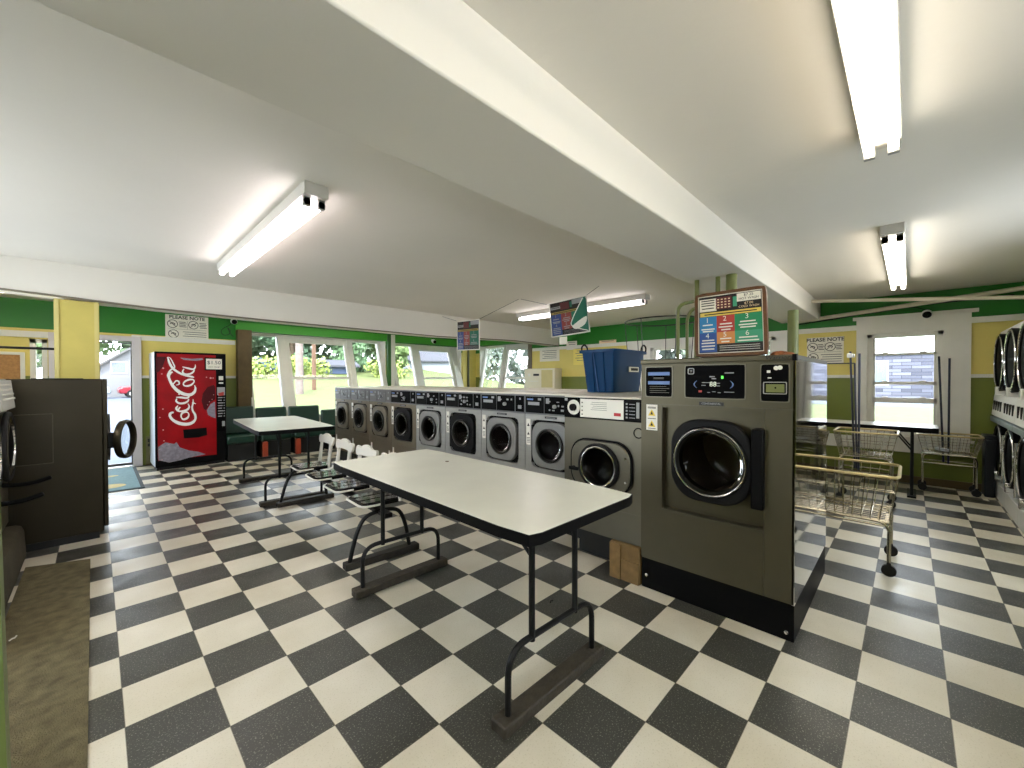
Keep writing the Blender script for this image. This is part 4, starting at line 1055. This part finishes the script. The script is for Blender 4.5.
# wire hoop stand behind the blue bin
t = thing('wire_hoop_stand', 'tall dark wire cage with round hoop top behind the blue bin', 'wire stand', (4.72, -.16, 0))
m = MB().tube([(.42 * math.cos(a), .44 * math.sin(a), 2.13) for a in [2 * PI * k / 40 for k in range(40)]], .008, 6, True); m.tube([(.30 * math.cos(a), .32 * math.sin(a), 1.0) for a in [2 * PI * k / 40 for k in range(40)]], .006, 6, True); m.tube([(.24 * math.cos(a), .26 * math.sin(a), .01) for a in [2 * PI * k / 40 for k in range(40)]], .008, 6, True)
m.build('hoop', WIRED, t)
for k in range(7):
    a = 2 * PI * k / 7 + .3; MB().tube([(.42 * math.cos(a), .44 * math.sin(a), 2.13), (.24 * math.cos(a), .26 * math.sin(a), .01)], .0055, 6).build('upright', WIRED, t)

# ------------------------------------------------------------------ laundry carts
def cart(label, loc, rz, L_=.76, W=.54, rim=.76, bot=.50, rack=None, mats=(WIRE, WIREY), base=.0):
    """wire laundry cart; long axis = local x. rack = (height, x) adds a hanging rack"""
    t = thing('laundry_cart', label, 'laundry cart', loc, rz, 'wire laundry carts')
    hx, hy = L_ / 2, W / 2; bx, by = hx - .05, hy - .05
    m = MB()
    n1 = max(6, int(L_ / .06)); n2 = max(5, int(W / .06))
    for k in range(n1 + 1):
        f = -1 + 2 * k / n1
        m.tube([(f * hx, -hy, rim), (f * bx, -by, bot), (f * bx, by, bot), (f * hx, hy, rim)], .0032, 5)
    for k in range(n2 + 1):
        f = -1 + 2 * k / n2
        m.tube([(-hx, f * hy, rim), (-bx, f * by, bot), (bx, f * by, bot), (hx, f * hy, rim)], .0032, 5)
    for q in (.33, .66):
        a, b_ = bx + (hx - bx) * q, by + (hy - by) * q; z = bot + (rim - bot) * q
        m.tube([(-a, -b_, z), (a, -b_, z), (a, b_, z), (-a, b_, z)], .0035, 5, True)
    m.build('basket', mats[0], t)
    m = MB()
    for z, g in ((rim, 0.0),):
        m.tube([(a, b_, z) for a, b_ in rr(2 * hx, 2 * hy, .05, 48)], .011, 8, True)
    m.build('rim', mats[1], t)
    # frame: tubes down to casters
    for sx in (-1, 1):
        for sy in (-1, 1):
            lg = MB().tube(smooth([(sx * (bx - .10), sy * by * .9, bot - .02), (sx * (bx - .03), sy * by * .9, bot - .03), (sx * bx, sy * by * .9, bot - .08), (sx * bx, sy * by * .9, .30), (sx * bx, sy * by * .9, .10)], 3), .012, 8).build('leg', mats[0], t)
            MB().box(sx * bx - .012, sx * bx + .012, sy * by * .9 - .018, sy * by * .9 + .018, .07, .10).cyl((sx * bx, sy * by * .9 - .014, .042), (sx * bx, sy * by * .9 + .014, .042), .042, n=18).build('caster', RUBBER, lg)
    m = MB()
    for sy in (-1, 1): m.tube([(-bx, sy * by * .9, .36), (bx, sy * by * .9, .36)], .009, 8); m.tube([(-bx, sy * by * .9, bot - .022), (bx, sy * by * .9, bot - .022)], .010, 8)
    for sx in (-1, 1): m.tube([(sx * bx, -by * .9, .36), (sx * bx, by * .9, .36)], .009, 8); m.tube([(sx * bx * .8, -by * .9, bot - .022), (sx * bx * .8, by * .9, bot - .022)], .010, 8)
    m.build('lower_frame', mats[0], t)
    if rack:
        h, tilt = rack
        m = MB()
        m.tube([(.02 + tilt, -.02, .36), (.07 + tilt, -.02, h)], .011, 8); m.tube([(-.02 + tilt, .05, .36), (-.02 + tilt, .05, h - .03)], .011, 8)
        if tilt > .05: m.tube([(tilt, -.03, .36), (tilt + .03, -.03, h - .14)], .010, 8); m.tube([(tilt + .03, -.03, h - .14), (tilt + .37, -.03, h - .14)], .007, 8)
        if tilt > .05: MB().box(.03 + tilt, .10 + tilt, -.05, .01, h - .07, h - .03).box(.045 + tilt, .095 + tilt, .01, .06, h - .075, h - .025).build('clamp', WENAM, t, bevel=.004)
        m.build('hanging_rack', M('rack_steel', (58, 60, 72), .35, .7), t)
    return t
cart('wire laundry cart in the aisle right beside the tallest washer', (4.18, -1.895, 0), PI / 2, L_=.72, W=.63, rim=.73, bot=.41)
cart('wire laundry cart with tall hanging rod in front of the far black-edged table', (6.25, -1.94, 0), PI / 2, L_=.55, W=.5, rim=.82, bot=.56, rack=(1.76, .08))
cart('wire laundry cart half hidden behind the tallest washer', (6.1, -1.28, 0), PI / 2, L_=.62, W=.5, rim=.78, bot=.52, mats=(WIRE, WIRE))
cart('wire laundry cart parked against the wall below the far window', (7.50, -2.66, 0), PI / 2, L_=.56, W=.40, rim=.72, bot=.50, rack=(1.72, .02))
m = MB(); m.prism(smooth([(-.12, -.05), (-.02, .04), (.1, .05), (.14, -.02), (0, -.06)], 4, True), (7.50, -2.60, .516), UX, UY, (0, 0, .03)); tag(m.build('cloth', M('white_cloth', (225, 228, 235), .9)), 'scrap of white cloth lying in the cart below the far window', 'cloth')

# far table
t = thing('folding_table', 'black-edged folding table standing in front of the far window', 'table', (7.00, -1.86, 0))
hx, hy, h = .27, .69, .855
MB().prism(rr(2 * hx, 2 * hy, .03, 48), (0, 0, h - .012), UX, UY, (0, 0, .012)).build('table_top', LAMIN, t)
MB().annulus(rr(2 * hx + .008, 2 * hy + .008, .033, 48), rr(2 * hx - .03, 2 * hy - .03, .03, 48), (0, 0, h - .062), UX, UY, (0, 0, .060)).build('edge_band', BLACKPL, t)
for sx in (-1, 1):
    for sy in (-1, 1):
        l_ = MB().cyl((sx * .17, sy * .47, .02), (sx * .17, sy * .47, h - .04), .016, n=10).build('leg', BLACK, t)
    MB().tube([(sx * .17, -.47, .56), (sx * .17, -.30, h - .05)], .009, 8).build('brace', BLACK, t)
for sy in (-1, 1): MB().box(-.24, .24, sy * .47 - .04, sy * .47 + .04, 0, .022).build('foot', BLACK, t)

# dark bin near the dryers
t = thing('waste_bin', 'dark navy bin standing between the wall cart and the dryers', 'bin', (7.56, -3.005, 0))
m = MB().hexa([(-.12, -.042, 0), (.12, -.042, 0), (.12, .045, 0), (-.12, .045, 0), (-.14, -.046, .70), (.14, -.046, .70), (.14, .05, .70), (-.14, .05, .70)]); m.build('body', NAVY, t, bevel=.012)
MB().box(-.148, .148, -.048, .055, .70, .745).build('lid', NAVY, t, bevel=.008)

# ------------------------------------------------------------------ stacked dryers on the right (fronts face +Y)
def dryer(label, xc):
    t = thing('stacked_dryer', label, 'dryer', (xc, -3.105, 0), 0, 'stacked dryers')
    w = .378
    MB().box(-w, w, -.9, .0, .20, 1.97).build('cabinet', LBLUE, t, bevel=.006)
    MB().box(-w, w, -.85, .045, 0, .195).build('plinth', WENAM, t, bevel=.006)
    m = MB().box(-w + .01, w - .01, 0, .012, 1.95, 2.00).box(-w + .01, w - .01, 0, .010, 1.255, 1.95); m.build('upper_front', WENAM, t, bevel=.004)
    cp = MB(); cp.prism([(0, .98), (.075, .99), (.055, 1.24), (0, 1.25)], (-w + .005, 0, 0), UY, UZ, (2 * w - .01, 0, 0)); cpo = cp.build('control_panel', WENAM, t, bevel=.004)
    for k in range(4): MB().box(-.28 + .16 * k, -.25 + .16 * k, .055, .076, 1.06, 1.17).build('coin_slot', INK, cpo)
    MB().box(-w + .002, w - .002, 0, .085, .915, .975).build('grey_rail', M('rail_grey', (120, 134, 136), .4), t, bevel=.006)
    for zc, r_ in ((1.62, .33), (.60, .30)):
        d = MB().lathe([(r_, .0), (r_ + .005, .05), (r_ - .01, .06), (r_ - .04, .055), (r_ - .045, .01)], (0, .005, zc), UY, 44); do = d.build('door', BLACKPL, t)
        MB().torus((0, .064, zc), UY, r_ - .012, .008, 44).build('door_trim', CHROME, do)
        MB().lathe([(r_ - .042, .042), (r_ - .12, .05), (.0005, .052)], (0, .005, zc), UY, 40).build('porthole_glass', PORT, do)
        MB().box(-.03, .03, .01, .085, zc - r_ - .05, zc - r_ + .05).build('handle', WENAM if zc > 1 else CHROME, do, bevel=.006)
        MB().box(.0, .11, .01, .055, zc - r_ - .03, zc - r_ + .03).build('hinge', BLACKPL, do, bevel=.004)
        if zc < 1:
            m = MB().cyl((-.30, .05, zc - .34), (-.30, .05, zc + .2), .012); m.tube([(-.30, .05, zc), (-.30, .005, zc)], .01); m.build('pull_bar', CHROME, t)
    return t
dl = ['white stacked dryer in the far corner next to the navy bin', 'white stacked dryer second from the far corner', 'white stacked dryer cut by the right edge of the picture']
for k in range(3): dryer(dl[k], 7.30 - .76 * k)
m = MB(); m.prism([(-.06, 0), (.06, .01), (.04, .05), (-.03, .045)], (7.25, -2.98, .004), UX, UY, (0, 0, .002)); tag(m.build('paper_scrap', PAPER), 'white paper scrap on the floor beside the dryer plinth', 'paper')

# ------------------------------------------------------------------ dark machines on the left (fronts face +X)
t = thing('washer_extractor', 'dark brown laundry machine with its round glass door swung open', 'washing machine', (0, 2.93, 0))
MB().box(-.92, -.03, 0, .78, .06, 1.44).build('cabinet', MDARK, t, bevel=.008)
MB().box(-.92, -.06, .01, .77, 0, .06).build('plinth', DARKB, t)
m = MB().box(-.60, -.33, -.004, 0, 1.14, 1.146).box(-.336, -.33, -.004, 0, .72, 1.146).box(-.60, -.33, -.004, 0, .72, .726); m.build('access_panel', M('panel_seam_dark', (78, 70, 54), .4, .6), t)
m = MB().box(-.03, .0, 0, .78, .10, 1.44); m.build('front_panel', MDARK, t, bevel=.006)
m = MB().lathe([(.22, .002), (.23, .02), (.20, .022), (.19, -.01)], (0, .40, .87), UX, 36); m.build('porthole_rim', STEEL, t)
MB().lathe([(.19, .003), (.0005, .003)], (0, .40, .87), UX, 30).build('porthole_opening', SATIN, t)
MB().box(-.45, -.15, .0, .05, 1.44, 1.446).build('lid_strip', BLACK, t)
ax = V((.93, -.37, 0)); dc = V((.125, .10, .87))
d = MB().lathe([(.178, -.03), (.185, .0), (.18, .02), (.168, .024), (.163, .01), (.163, -.03), (.178, -.03)], dc, ax, 40); do = d.build('door', M('dark_rim_steel', (74, 68, 56), .3, .9), t)
MB().lathe([(.164, .008), (.12, -.006), (.0005, -.012)], dc, ax, 32).build('porthole_glass', DGLASS, do)
MB().box(.0, .07, .04, .12, .80, .94).build('hinge', BLACK, do, bevel=.004)

def side_machine(label, y0, y1):
    t = thing('washer_extractor', label, 'washing machine', (-.575, y0, 0), 0, 'grey machines by the left edge'); L_ = y1 - y0
    MB().box(-.8, 0, 0, L_, .28, 1.44).build('cabinet', STEELM, t, bevel=.01)
    m = MB().hexa([(0, .01, 1.19), (.045, .01, 1.21), (.045, L_ - .01, 1.21), (0, L_ - .01, 1.19), (0, .01, 1.43), (.025, .01, 1.43), (.025, L_ - .01, 1.43), (0, L_ - .01, 1.43)]); cpo = m.build('control_panel', MGREY, t, bevel=.003)
    m = MB()
    for k in range(5):
        for z in (1.29, 1.325, 1.36, 1.395): m.cyl((.0, L_ * (.15 + .16 * k), z), (.058 - (z - 1.24) * .2 + .008, L_ * (.15 + .16 * k), z), .007, n=8)
    m.build('button', LABELW, cpo)
    d = MB().lathe([(.24, .0), (.25, .02), (.23, .05), (.19, .055), (.18, .02)], (0, L_ / 2, .93), UX, 40); do = d.build('door', CHROME, t)
    MB().lathe([(.19, .04), (.1, .055), (.0005, .06)], (0, L_ / 2, .93), UX, 32).build('porthole_glass', SATIN, do)
    MB().torus((.035, L_ / 2, .93), UX, .245, .02, 40).build('door_gasket', RUBBER, do)
    m = MB().tube(smooth([(0, L_ * .5, .64), (.09, L_ * .5, .628), (.17, L_ * .5, .636), (.25, L_ * .5, .662)], 4), .016, 8); m.build('lever', BLACKPL, t, bevel=.006)
    return t
side_machine('grey laundry machine with button panel against the dark brown machine', 2.24, 2.90)
side_machine('grey laundry machine at the left edge, only its black lever showing', 1.56, 2.22)
m = MB().prism(smooth([(-1.4, 0), (-.475, 0), (-.485, .22), (-.50, .262), (-.53, .275), (-1.4, .275)], 1), (0, 1.0, 0), UX, UZ, (0, 1.80, 0)); ob = m.build('machine_plinth', CONC, bevel=.02); tag(ob, 'stained concrete plinth under the grey machines at left', 'plinth')
# carpet runner on the floor
rn = MB(); rn.hexa([(-.475, -1.6, 0), (-.10, -1.6, 0), (-.115, 2.36, 0), (-.46, 2.50, 0), (-.475, -1.6, .006), (-.10, -1.6, .006), (-.115, 2.36, .006), (-.46, 2.50, .006)])
tag(rn.build('carpet_runner', CARPET), 'dirty grey-brown carpet runner along the grey machines', 'carpet')
m = MB(); m.tube(smooth([(-.415, 1.20, .010), (-.405, 1.21, .013), (-.397, 1.215, .012), (-.393, 1.235, .012)], 4), .004, 6); tag(m.build('scrap', PAPER), 'small white scrap lying on the carpet runner', 'scrap')
ob = MB().hexa([(-.42, -.62, 0), (-.237, -.62, 0), (-.237, -.56, 0), (-.42, -.56, 0), (-.45, -.62, ZC), (-.272, -.62, ZC), (-.272, -.56, ZC), (-.45, -.56, ZC)]).build('post', M('post_green', (98, 112, 56), .45, var=.08)); tag(ob, 'olive green post at the extreme left edge of the picture', 'post')

# debris on the tiles
r = random.Random(11)
def bit(label, x, y, L_, mat):
    m = MB(); m.tube(smooth([(x, y, .004), (x + L_ * .4, y + L_ * .25, .007), (x + L_, y + L_ * .1, .004)], 3), .0045, 5); tag(m.build('litter', mat), label, 'litter')
bit('dark bit of litter on the white tile between table and tallest washer', 1.95, -.67, .03, INK)
bit('dark leaf scrap on the white tile at the lower right', 2.0, -2.62, .05, M('leaf', (66, 60, 40), .8))
bit('white paper bit on a dark tile near the right edge', 3.4, -3.02, .06, PAPER)

# ------------------------------------------------------------------ outdoors
GRASS = M('grass', (92, 110, 43), .95, var=.3, scale=.8)
GRASS2 = M('lawn', (74, 84, 40), .95, var=.25, scale=1.2)
ROAD = M('asphalt', (68, 75, 85), .9, var=.1)
LOT = M('pale_pavement', (66, 73, 86), .9, var=.06)
struct(MB().box(-60, 120, YW + .16, 90, -.35, -.13).box(XW + .16, 120, -60, YW + .16, -.35, -.13).build('ground', GRASS2))
struct(MB().box(-12, 3.0, YW + .6, 50, -.13, -.11).build('parking_lot', LOT))
struct(MB().box(3.0, 9, YW + .3, 9.4, -.13, -.115).box(31, 40.5, -60, 8, -.13, -.115).build('road', ROAD))

LEAFM = {}
def leafmat(k, rgb):
    return M('foliage_%d' % k, rgb, .8, var=.35, scale=3.0)
def tree(label, x, y, h, w, rgb, k, n=1500, trunk=(63, 52, 38), seed=0, leaf=.34, name='tree', grp='trees outside the windows', low=.12, z=-.15):
    r = random.Random(seed); t = thing(name, label, 'tree', (x, y, z - .05), 0, grp)
    MB().tube(smooth([(0, 0, 0), (.1, .05, h * .3), (-.05, .1, h * .6), (0, 0, h * .8)], 4), .16 * h / 6, 8).build('trunk', M('bark_%d' % k, trunk, .9, var=.3), t)
    m = MB(); cl = []
    for i in range(16):
        a = r.uniform(0, 2 * PI); q = r.uniform(0.1, 1) ** .6; z = r.uniform(low + .1, .92) * h
        s_ = w * .5 * math.sin(PI * min(.98, (z / h - low * .5) / (1.05 - low * .5))) ** .6
        cl.append((math.cos(a) * q * s_ * .8, math.sin(a) * q * s_ * .8, z, w * r.uniform(.16, .27)))
    for i in range(n):
        c = cl[i % 16]; d = V((r.gauss(0, 1), r.gauss(0, 1), r.gauss(0, 1))).normalized() * c[3] * r.uniform(.65, 1.05)
        p = V((c[0], c[1], c[2])) + V((d.x, d.y, d.z * .8))
        nn = (d.normalized() + V((r.uniform(-.6, .6), r.uniform(-.6, .6), r.uniform(-.3, .8)))).normalized()
        u = nn.orthogonal().normalized(); v = nn.cross(u); s_ = leaf * r.uniform(.6, 1.2)
        m.add([p + u * s_, p + v * s_ * .6, p - u * s_, p - v * s_ * .6], [(0, 1, 2, 3)])
    m.build('foliage', leafmat(k, rgb), t, smooth_=False)
    return t
# behind bay one: lawn rising to a bank, trees on top
def gz(x, y): return max(-.13, (y - 20) * .1 - .13) if 3 < x < 34 else -.13
bk_ = MB(); bk_.hexa([(3, 20, -.3), (34, 20, -.3), (34, 70, -.3), (3, 70, -.3), (3, 20, -.13), (34, 20, -.13), (34, 70, 4.87), (3, 70, 4.87)]); struct(bk_.build('ground', GRASS2))
tl = [('broad light green tree seen through the narrow left pane of the first bay', 8.6, (106, 127, 79), 1),
      ('blue-green tree filling the left half of the middle sash', 14.6, (83, 110, 83), 2),
      ('green tree filling the right half of the middle sash', 20.6, (90, 117, 82), 3),
      ('yellow-green tree seen through the right pane of the first bay', 26.6, (106, 127, 79), 1),]
for i, (lb, x, rgb, k) in enumerate(tl): tree(lb, x, 45, 11, 7.2, rgb, k, seed=20 + i, n=5200, leaf=.32, z=gz(x, 45), low=-.06)
bl = [('low yellow-green shrub on the bank left of the utility pole', 8.7, (123, 138, 66), 5), ('low yellow-green shrub on the bank beside the wooden pole', 13.2, (123, 138, 66), 5), ('low yellow-green shrub on the bank beyond the row of washers', 21.5, (123, 138, 66), 5)]
for i, (lb, x, rgb, k) in enumerate(bl): tree(lb, x, 37.5, 1.6, 4.4, rgb, k, seed=50 + i, n=900, leaf=.2, name='shrub', grp='shrubs on the lawn', low=-.1, z=gz(x, 37.5))
# woods filling the background: foliage nobody could count
def woods(name, label, pts, h, rgb, k, n, leaf, seed):
    r = random.Random(seed); m = MB()
    for i in range(n):
        q = r.random() * (len(pts) - 1); a = int(q); f = q - a
        p = V(pts[a]) * (1 - f) + V(pts[a + 1]) * f; z = h * r.random() ** .8
        bump = 1.5 * math.sin(q * 9 + z * .9) + 1.0 * math.sin(q * 23 + z * 1.7)
        d = (V(pts[a + 1]) - V(pts[a])).normalized(); nrm = V((d.y, -d.x, 0))
        p = p + nrm * (bump + r.uniform(-.6, .6)) + V((0, 0, z))
        nn = V((r.uniform(-1, 1), r.uniform(-1, 1), r.uniform(-.2, 1))).normalized(); u = nn.orthogonal().normalized(); v = nn.cross(u); s_ = leaf * r.uniform(.6, 1.3)
        m.add([p + u * s_, p + v * s_ * .6, p - u * s_, p - v * s_ * .6], [(0, 1, 2, 3)])
    return tag(m.build(name, leafmat(k, rgb), smooth_=False), label, 'woods', kind='stuff')
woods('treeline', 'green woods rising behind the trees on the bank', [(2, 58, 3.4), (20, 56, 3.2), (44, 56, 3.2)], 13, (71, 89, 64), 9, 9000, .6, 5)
woods('treeline', 'woods in pale haze-coloured leaves beyond the yard outside the third bay', [(52, 60, -.1), (50, 34, -.1), (40, 18, -.1), (36, 4.5, -.1)], 13, (97, 106, 99), 10, 9000, .55, 6)  # haze is put into the leaf colour
# feathery trees outside bay three, overexposure put into pale leaf and bark colour
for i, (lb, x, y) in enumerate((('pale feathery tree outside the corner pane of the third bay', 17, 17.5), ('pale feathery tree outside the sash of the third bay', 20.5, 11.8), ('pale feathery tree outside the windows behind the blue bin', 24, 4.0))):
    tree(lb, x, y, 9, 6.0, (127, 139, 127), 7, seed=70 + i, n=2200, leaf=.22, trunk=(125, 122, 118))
ob = MB().cyl((9.16, 26, .3), (9.16, 26, 9), .24, .2, n=14).build('utility_pole', M('pale_pole', (109, 97, 93), .8, var=.25, scale=4)); tag(ob, 'thick pale grey utility pole outside the first bay window', 'pole')
ob = MB().cyl((10.77, 28, .5), (10.77, 28, 9.5), .15, .12, n=12).build('utility_pole', M('brown_pole', (104, 77, 60), .8, var=.2)); tag(ob, 'slim brown wooden pole outside the first bay window', 'pole')

def house(label, x, y, z, rz, w, d, h, rh, wallm, roofm, wins=(), gwins=(), name='house', cat='house'):
    t = thing(name, label, cat, (x, y, z), rz)
    MB().box(-w / 2, w / 2, -d / 2, d / 2, 0, h).build('walls', wallm, t)
    m = MB().prism([(-d / 2, h), (d / 2, h), (0, h + rh)], (-w / 2, 0, 0), UY, UZ, (w, 0, 0)); m.build('gable', wallm, t)
    m = MB().prism([(-d / 2 - .4, h - .3), (0, h + rh), (d / 2 + .4, h - .3), (d / 2 + .4, h - .1), (0, h + rh + .2), (-d / 2 - .4, h - .1)], (-w / 2 - .4, 0, 0), UY, UZ, (w + .8, 0, 0)); m.build('roof', roofm, t)
    for (a, b_, c, dd) in wins:
        wn = MB().box(a - .08, b_ + .08, -d / 2 - .06, -d / 2, c - .08, dd + .08).build('window_frame', WENAM, t)
        MB().box(a, b_, -d / 2 - .08, -d / 2 - .055, c, dd).build('pane', M('pale_pane', (99, 109, 122), .2), wn)
    for (a, b_, c, dd) in gwins:
        wn = MB().box(-w / 2 - .06, -w / 2, a - .08, b_ + .08, c - .08, dd + .08).build('window_frame', WENAM, t)
        MB().box(-w / 2 - .08, -w / 2 - .055, a, b_, c, dd).build('pane', M('pale_pane', (99, 109, 122), .2), wn)
    return t
SID = M('pale_siding', (136, 142, 152), .7, var=.05); RF = M('grey_shingle', (70, 72, 80), .9, var=.12); SIDB = M('blue_siding', (63, 76, 104), .7, var=.05)
house('pale grey house with pitched roof outside the second bay window', 38.0, 51.0, -.15, -.59, 11, 7, 4.4, 3.4, SID, RF, ((-4.2, -3.0, 1.0, 2.6), (-1, .4, 1.0, 2.6), (2.4, 3.8, 1.0, 2.6)))
house('small blue shed on the bank between the shrubs outside the first bay', 18.3, 41.6, 2.0, 0, 2.4, 2, 1.0, .3, SIDB, RF, name='shed', cat='shed')
house('white gabled building seen through the entrance door', 5.2, 52, -.15, PI / 2, 8, 10, 2.8, 3.9, M('white_siding', (112, 113, 116), .7, var=.03), M('pale_roof', (92, 92, 93), .9), (), ((3.4, 4.3, 2.2, 3.1),))
tree('green tree above the white building seen through the door', -2.5, 62, 13, 9, (106, 127, 87), 6, seed=91, n=2500, leaf=.45)

# long low shingle-sided building outside the right window
def shingle():
    m = bpy.data.materials.new('shingle_siding'); m.use_nodes = True
    nt = m.node_tree; N = nt.nodes; L = nt.links; b = N['Principled BSDF']; b.inputs['Roughness'].default_value = .85
    tc = N.new('ShaderNodeTexCoord'); sp_ = N.new('ShaderNodeSeparateXYZ'); mp = N.new('ShaderNodeCombineXYZ'); L.new(tc.outputs['Object'], sp_.inputs[0]); L.new(sp_.outputs[1], mp.inputs[0]); L.new(sp_.outputs[2], mp.inputs[1])
    br = N.new('ShaderNodeTexBrick'); br.inputs['Color1'].default_value = lin((74, 76, 90)); br.inputs['Color2'].default_value = lin((118, 120, 136)); br.inputs['Mortar'].default_value = lin((48, 50, 66))
    br.inputs['Scale'].default_value = 1.0; br.inputs['Mortar Size'].default_value = .02; br.inputs['Brick Width'].default_value = 1.1; br.inputs['Row Height'].default_value = .26; br.inputs['Bias'].default_value = -.1
    L.new(mp.outputs[0], br.inputs['Vector']); L.new(br.outputs[0], b.inputs['Base Color']); return m
t = thing('house', 'long grey shingled building across the road, seen through the far window', 'house', (44.0, -9.0, -.15))
MB().box(0, 8, -7, 16, 0, 3.45).build('walls', shingle(), t)
MB().box(-.1, 8.3, -7.3, 16.3, 3.45, 3.52).build('roof', RF, t)
wn = MB().box(-.04, 0, 7.9, 9.0, 1.0, 3.0).build('window_frame', WENAM, t); MB().box(-.06, -.035, 8.0, 8.9, 1.1, 2.9).build('pane', M('sky_pane', (110, 132, 153), .2), wn)

def car(label, x, y, rz, mat, z=-.11):
    t = thing('car', label, 'car', (x, y, z), rz, 'cars parked outside')
    side = [(-2.1, .35), (-2.15, .75), (-1.9, .92), (-1.2, .98), (-.6, 1.42), (.75, 1.45), (1.45, 1.0), (2.05, .92), (2.15, .6), (2.1, .35)]
    MB().prism(side, (0, -.85, 0), UX, UZ, (0, 1.7, 0)).build('body', mat, t, bevel=.08)
    m = MB()
    for yy in (-.86, .84): m.prism([(-1.02, 1.0), (-.55, 1.36), (.05, 1.38), (.05, 1.0)], (0, yy, 0), UX, UZ, (0, .02, 0)); m.prism([(.12, 1.0), (.12, 1.38), (.70, 1.38), (1.2, 1.02)], (0, yy, 0), UX, UZ, (0, .02, 0))
    m.build('side_window', M('car_glass', (39, 47, 55), .1), t)
    for sx in (-1.35, 1.35):
        for sy in (-.80, .80):
            w_ = MB().lathe([(.0005, -.1), (.32, -.1), (.34, -.06), (.34, .06), (.32, .1), (.0005, .1)], (sx, sy, .34), UY, 24).build('wheel', RUBBER, t)
            MB().lathe([(.0005, -.115), (.19, -.11), (.2, -.09)], (sx, sy, .34), UY if sy < 0 else -UY, 18).build('hubcap', LGREY, w_)
    return t
car('red car parked outside the entrance door', 3.35, 45.5, math.radians(3), M('car_red', (125, 23, 40), .3))
car('pale grey car parked beside the red one outside the door', -1.4, 44.5, math.radians(4), M('car_grey', (125, 132, 139), .3))
car('blue car seen through the narrow pane beyond the benches', 9.9, 41.5, math.radians(5), M('car_blue', (60, 77, 116), .3), z=2.0)

# ------------------------------------------------------------------ light
w = bpy.data.worlds.new('sky'); S.world = w; w.use_nodes = True
N = w.node_tree.nodes; L = w.node_tree.links
bg = N['Background']; bg.inputs[0].default_value = (0.84, 0.92, 1.0, 1); bg.inputs[1].default_value = 4.2
sun = bpy.data.lights.new('sun', 'SUN'); sun.energy = 3.0; sun.angle = math.radians(3); sun.color = (1, .96, .88)
so = bpy.data.objects.new('sun', sun); COL.objects.link(so)
so.rotation_euler = V((.45, .55, -.85)).to_track_quat('-Z', 'Y').to_euler()

S.view_settings.view_transform = 'Standard'; S.view_settings.look = 'None'; S.view_settings.gamma = 1; S.view_settings.use_curve_mapping = False
S.view_settings.exposure = 1.42
S.cycles.use_denoising = True
S.cycles.max_bounces = 10; S.cycles.diffuse_bounces = 5; S.cycles.glossy_bounces = 5; S.cycles.transparent_max_bounces = 16
S.cycles.caustics_reflective = False; S.cycles.caustics_refractive = False
S.cycles.sample_clamp_indirect = 6
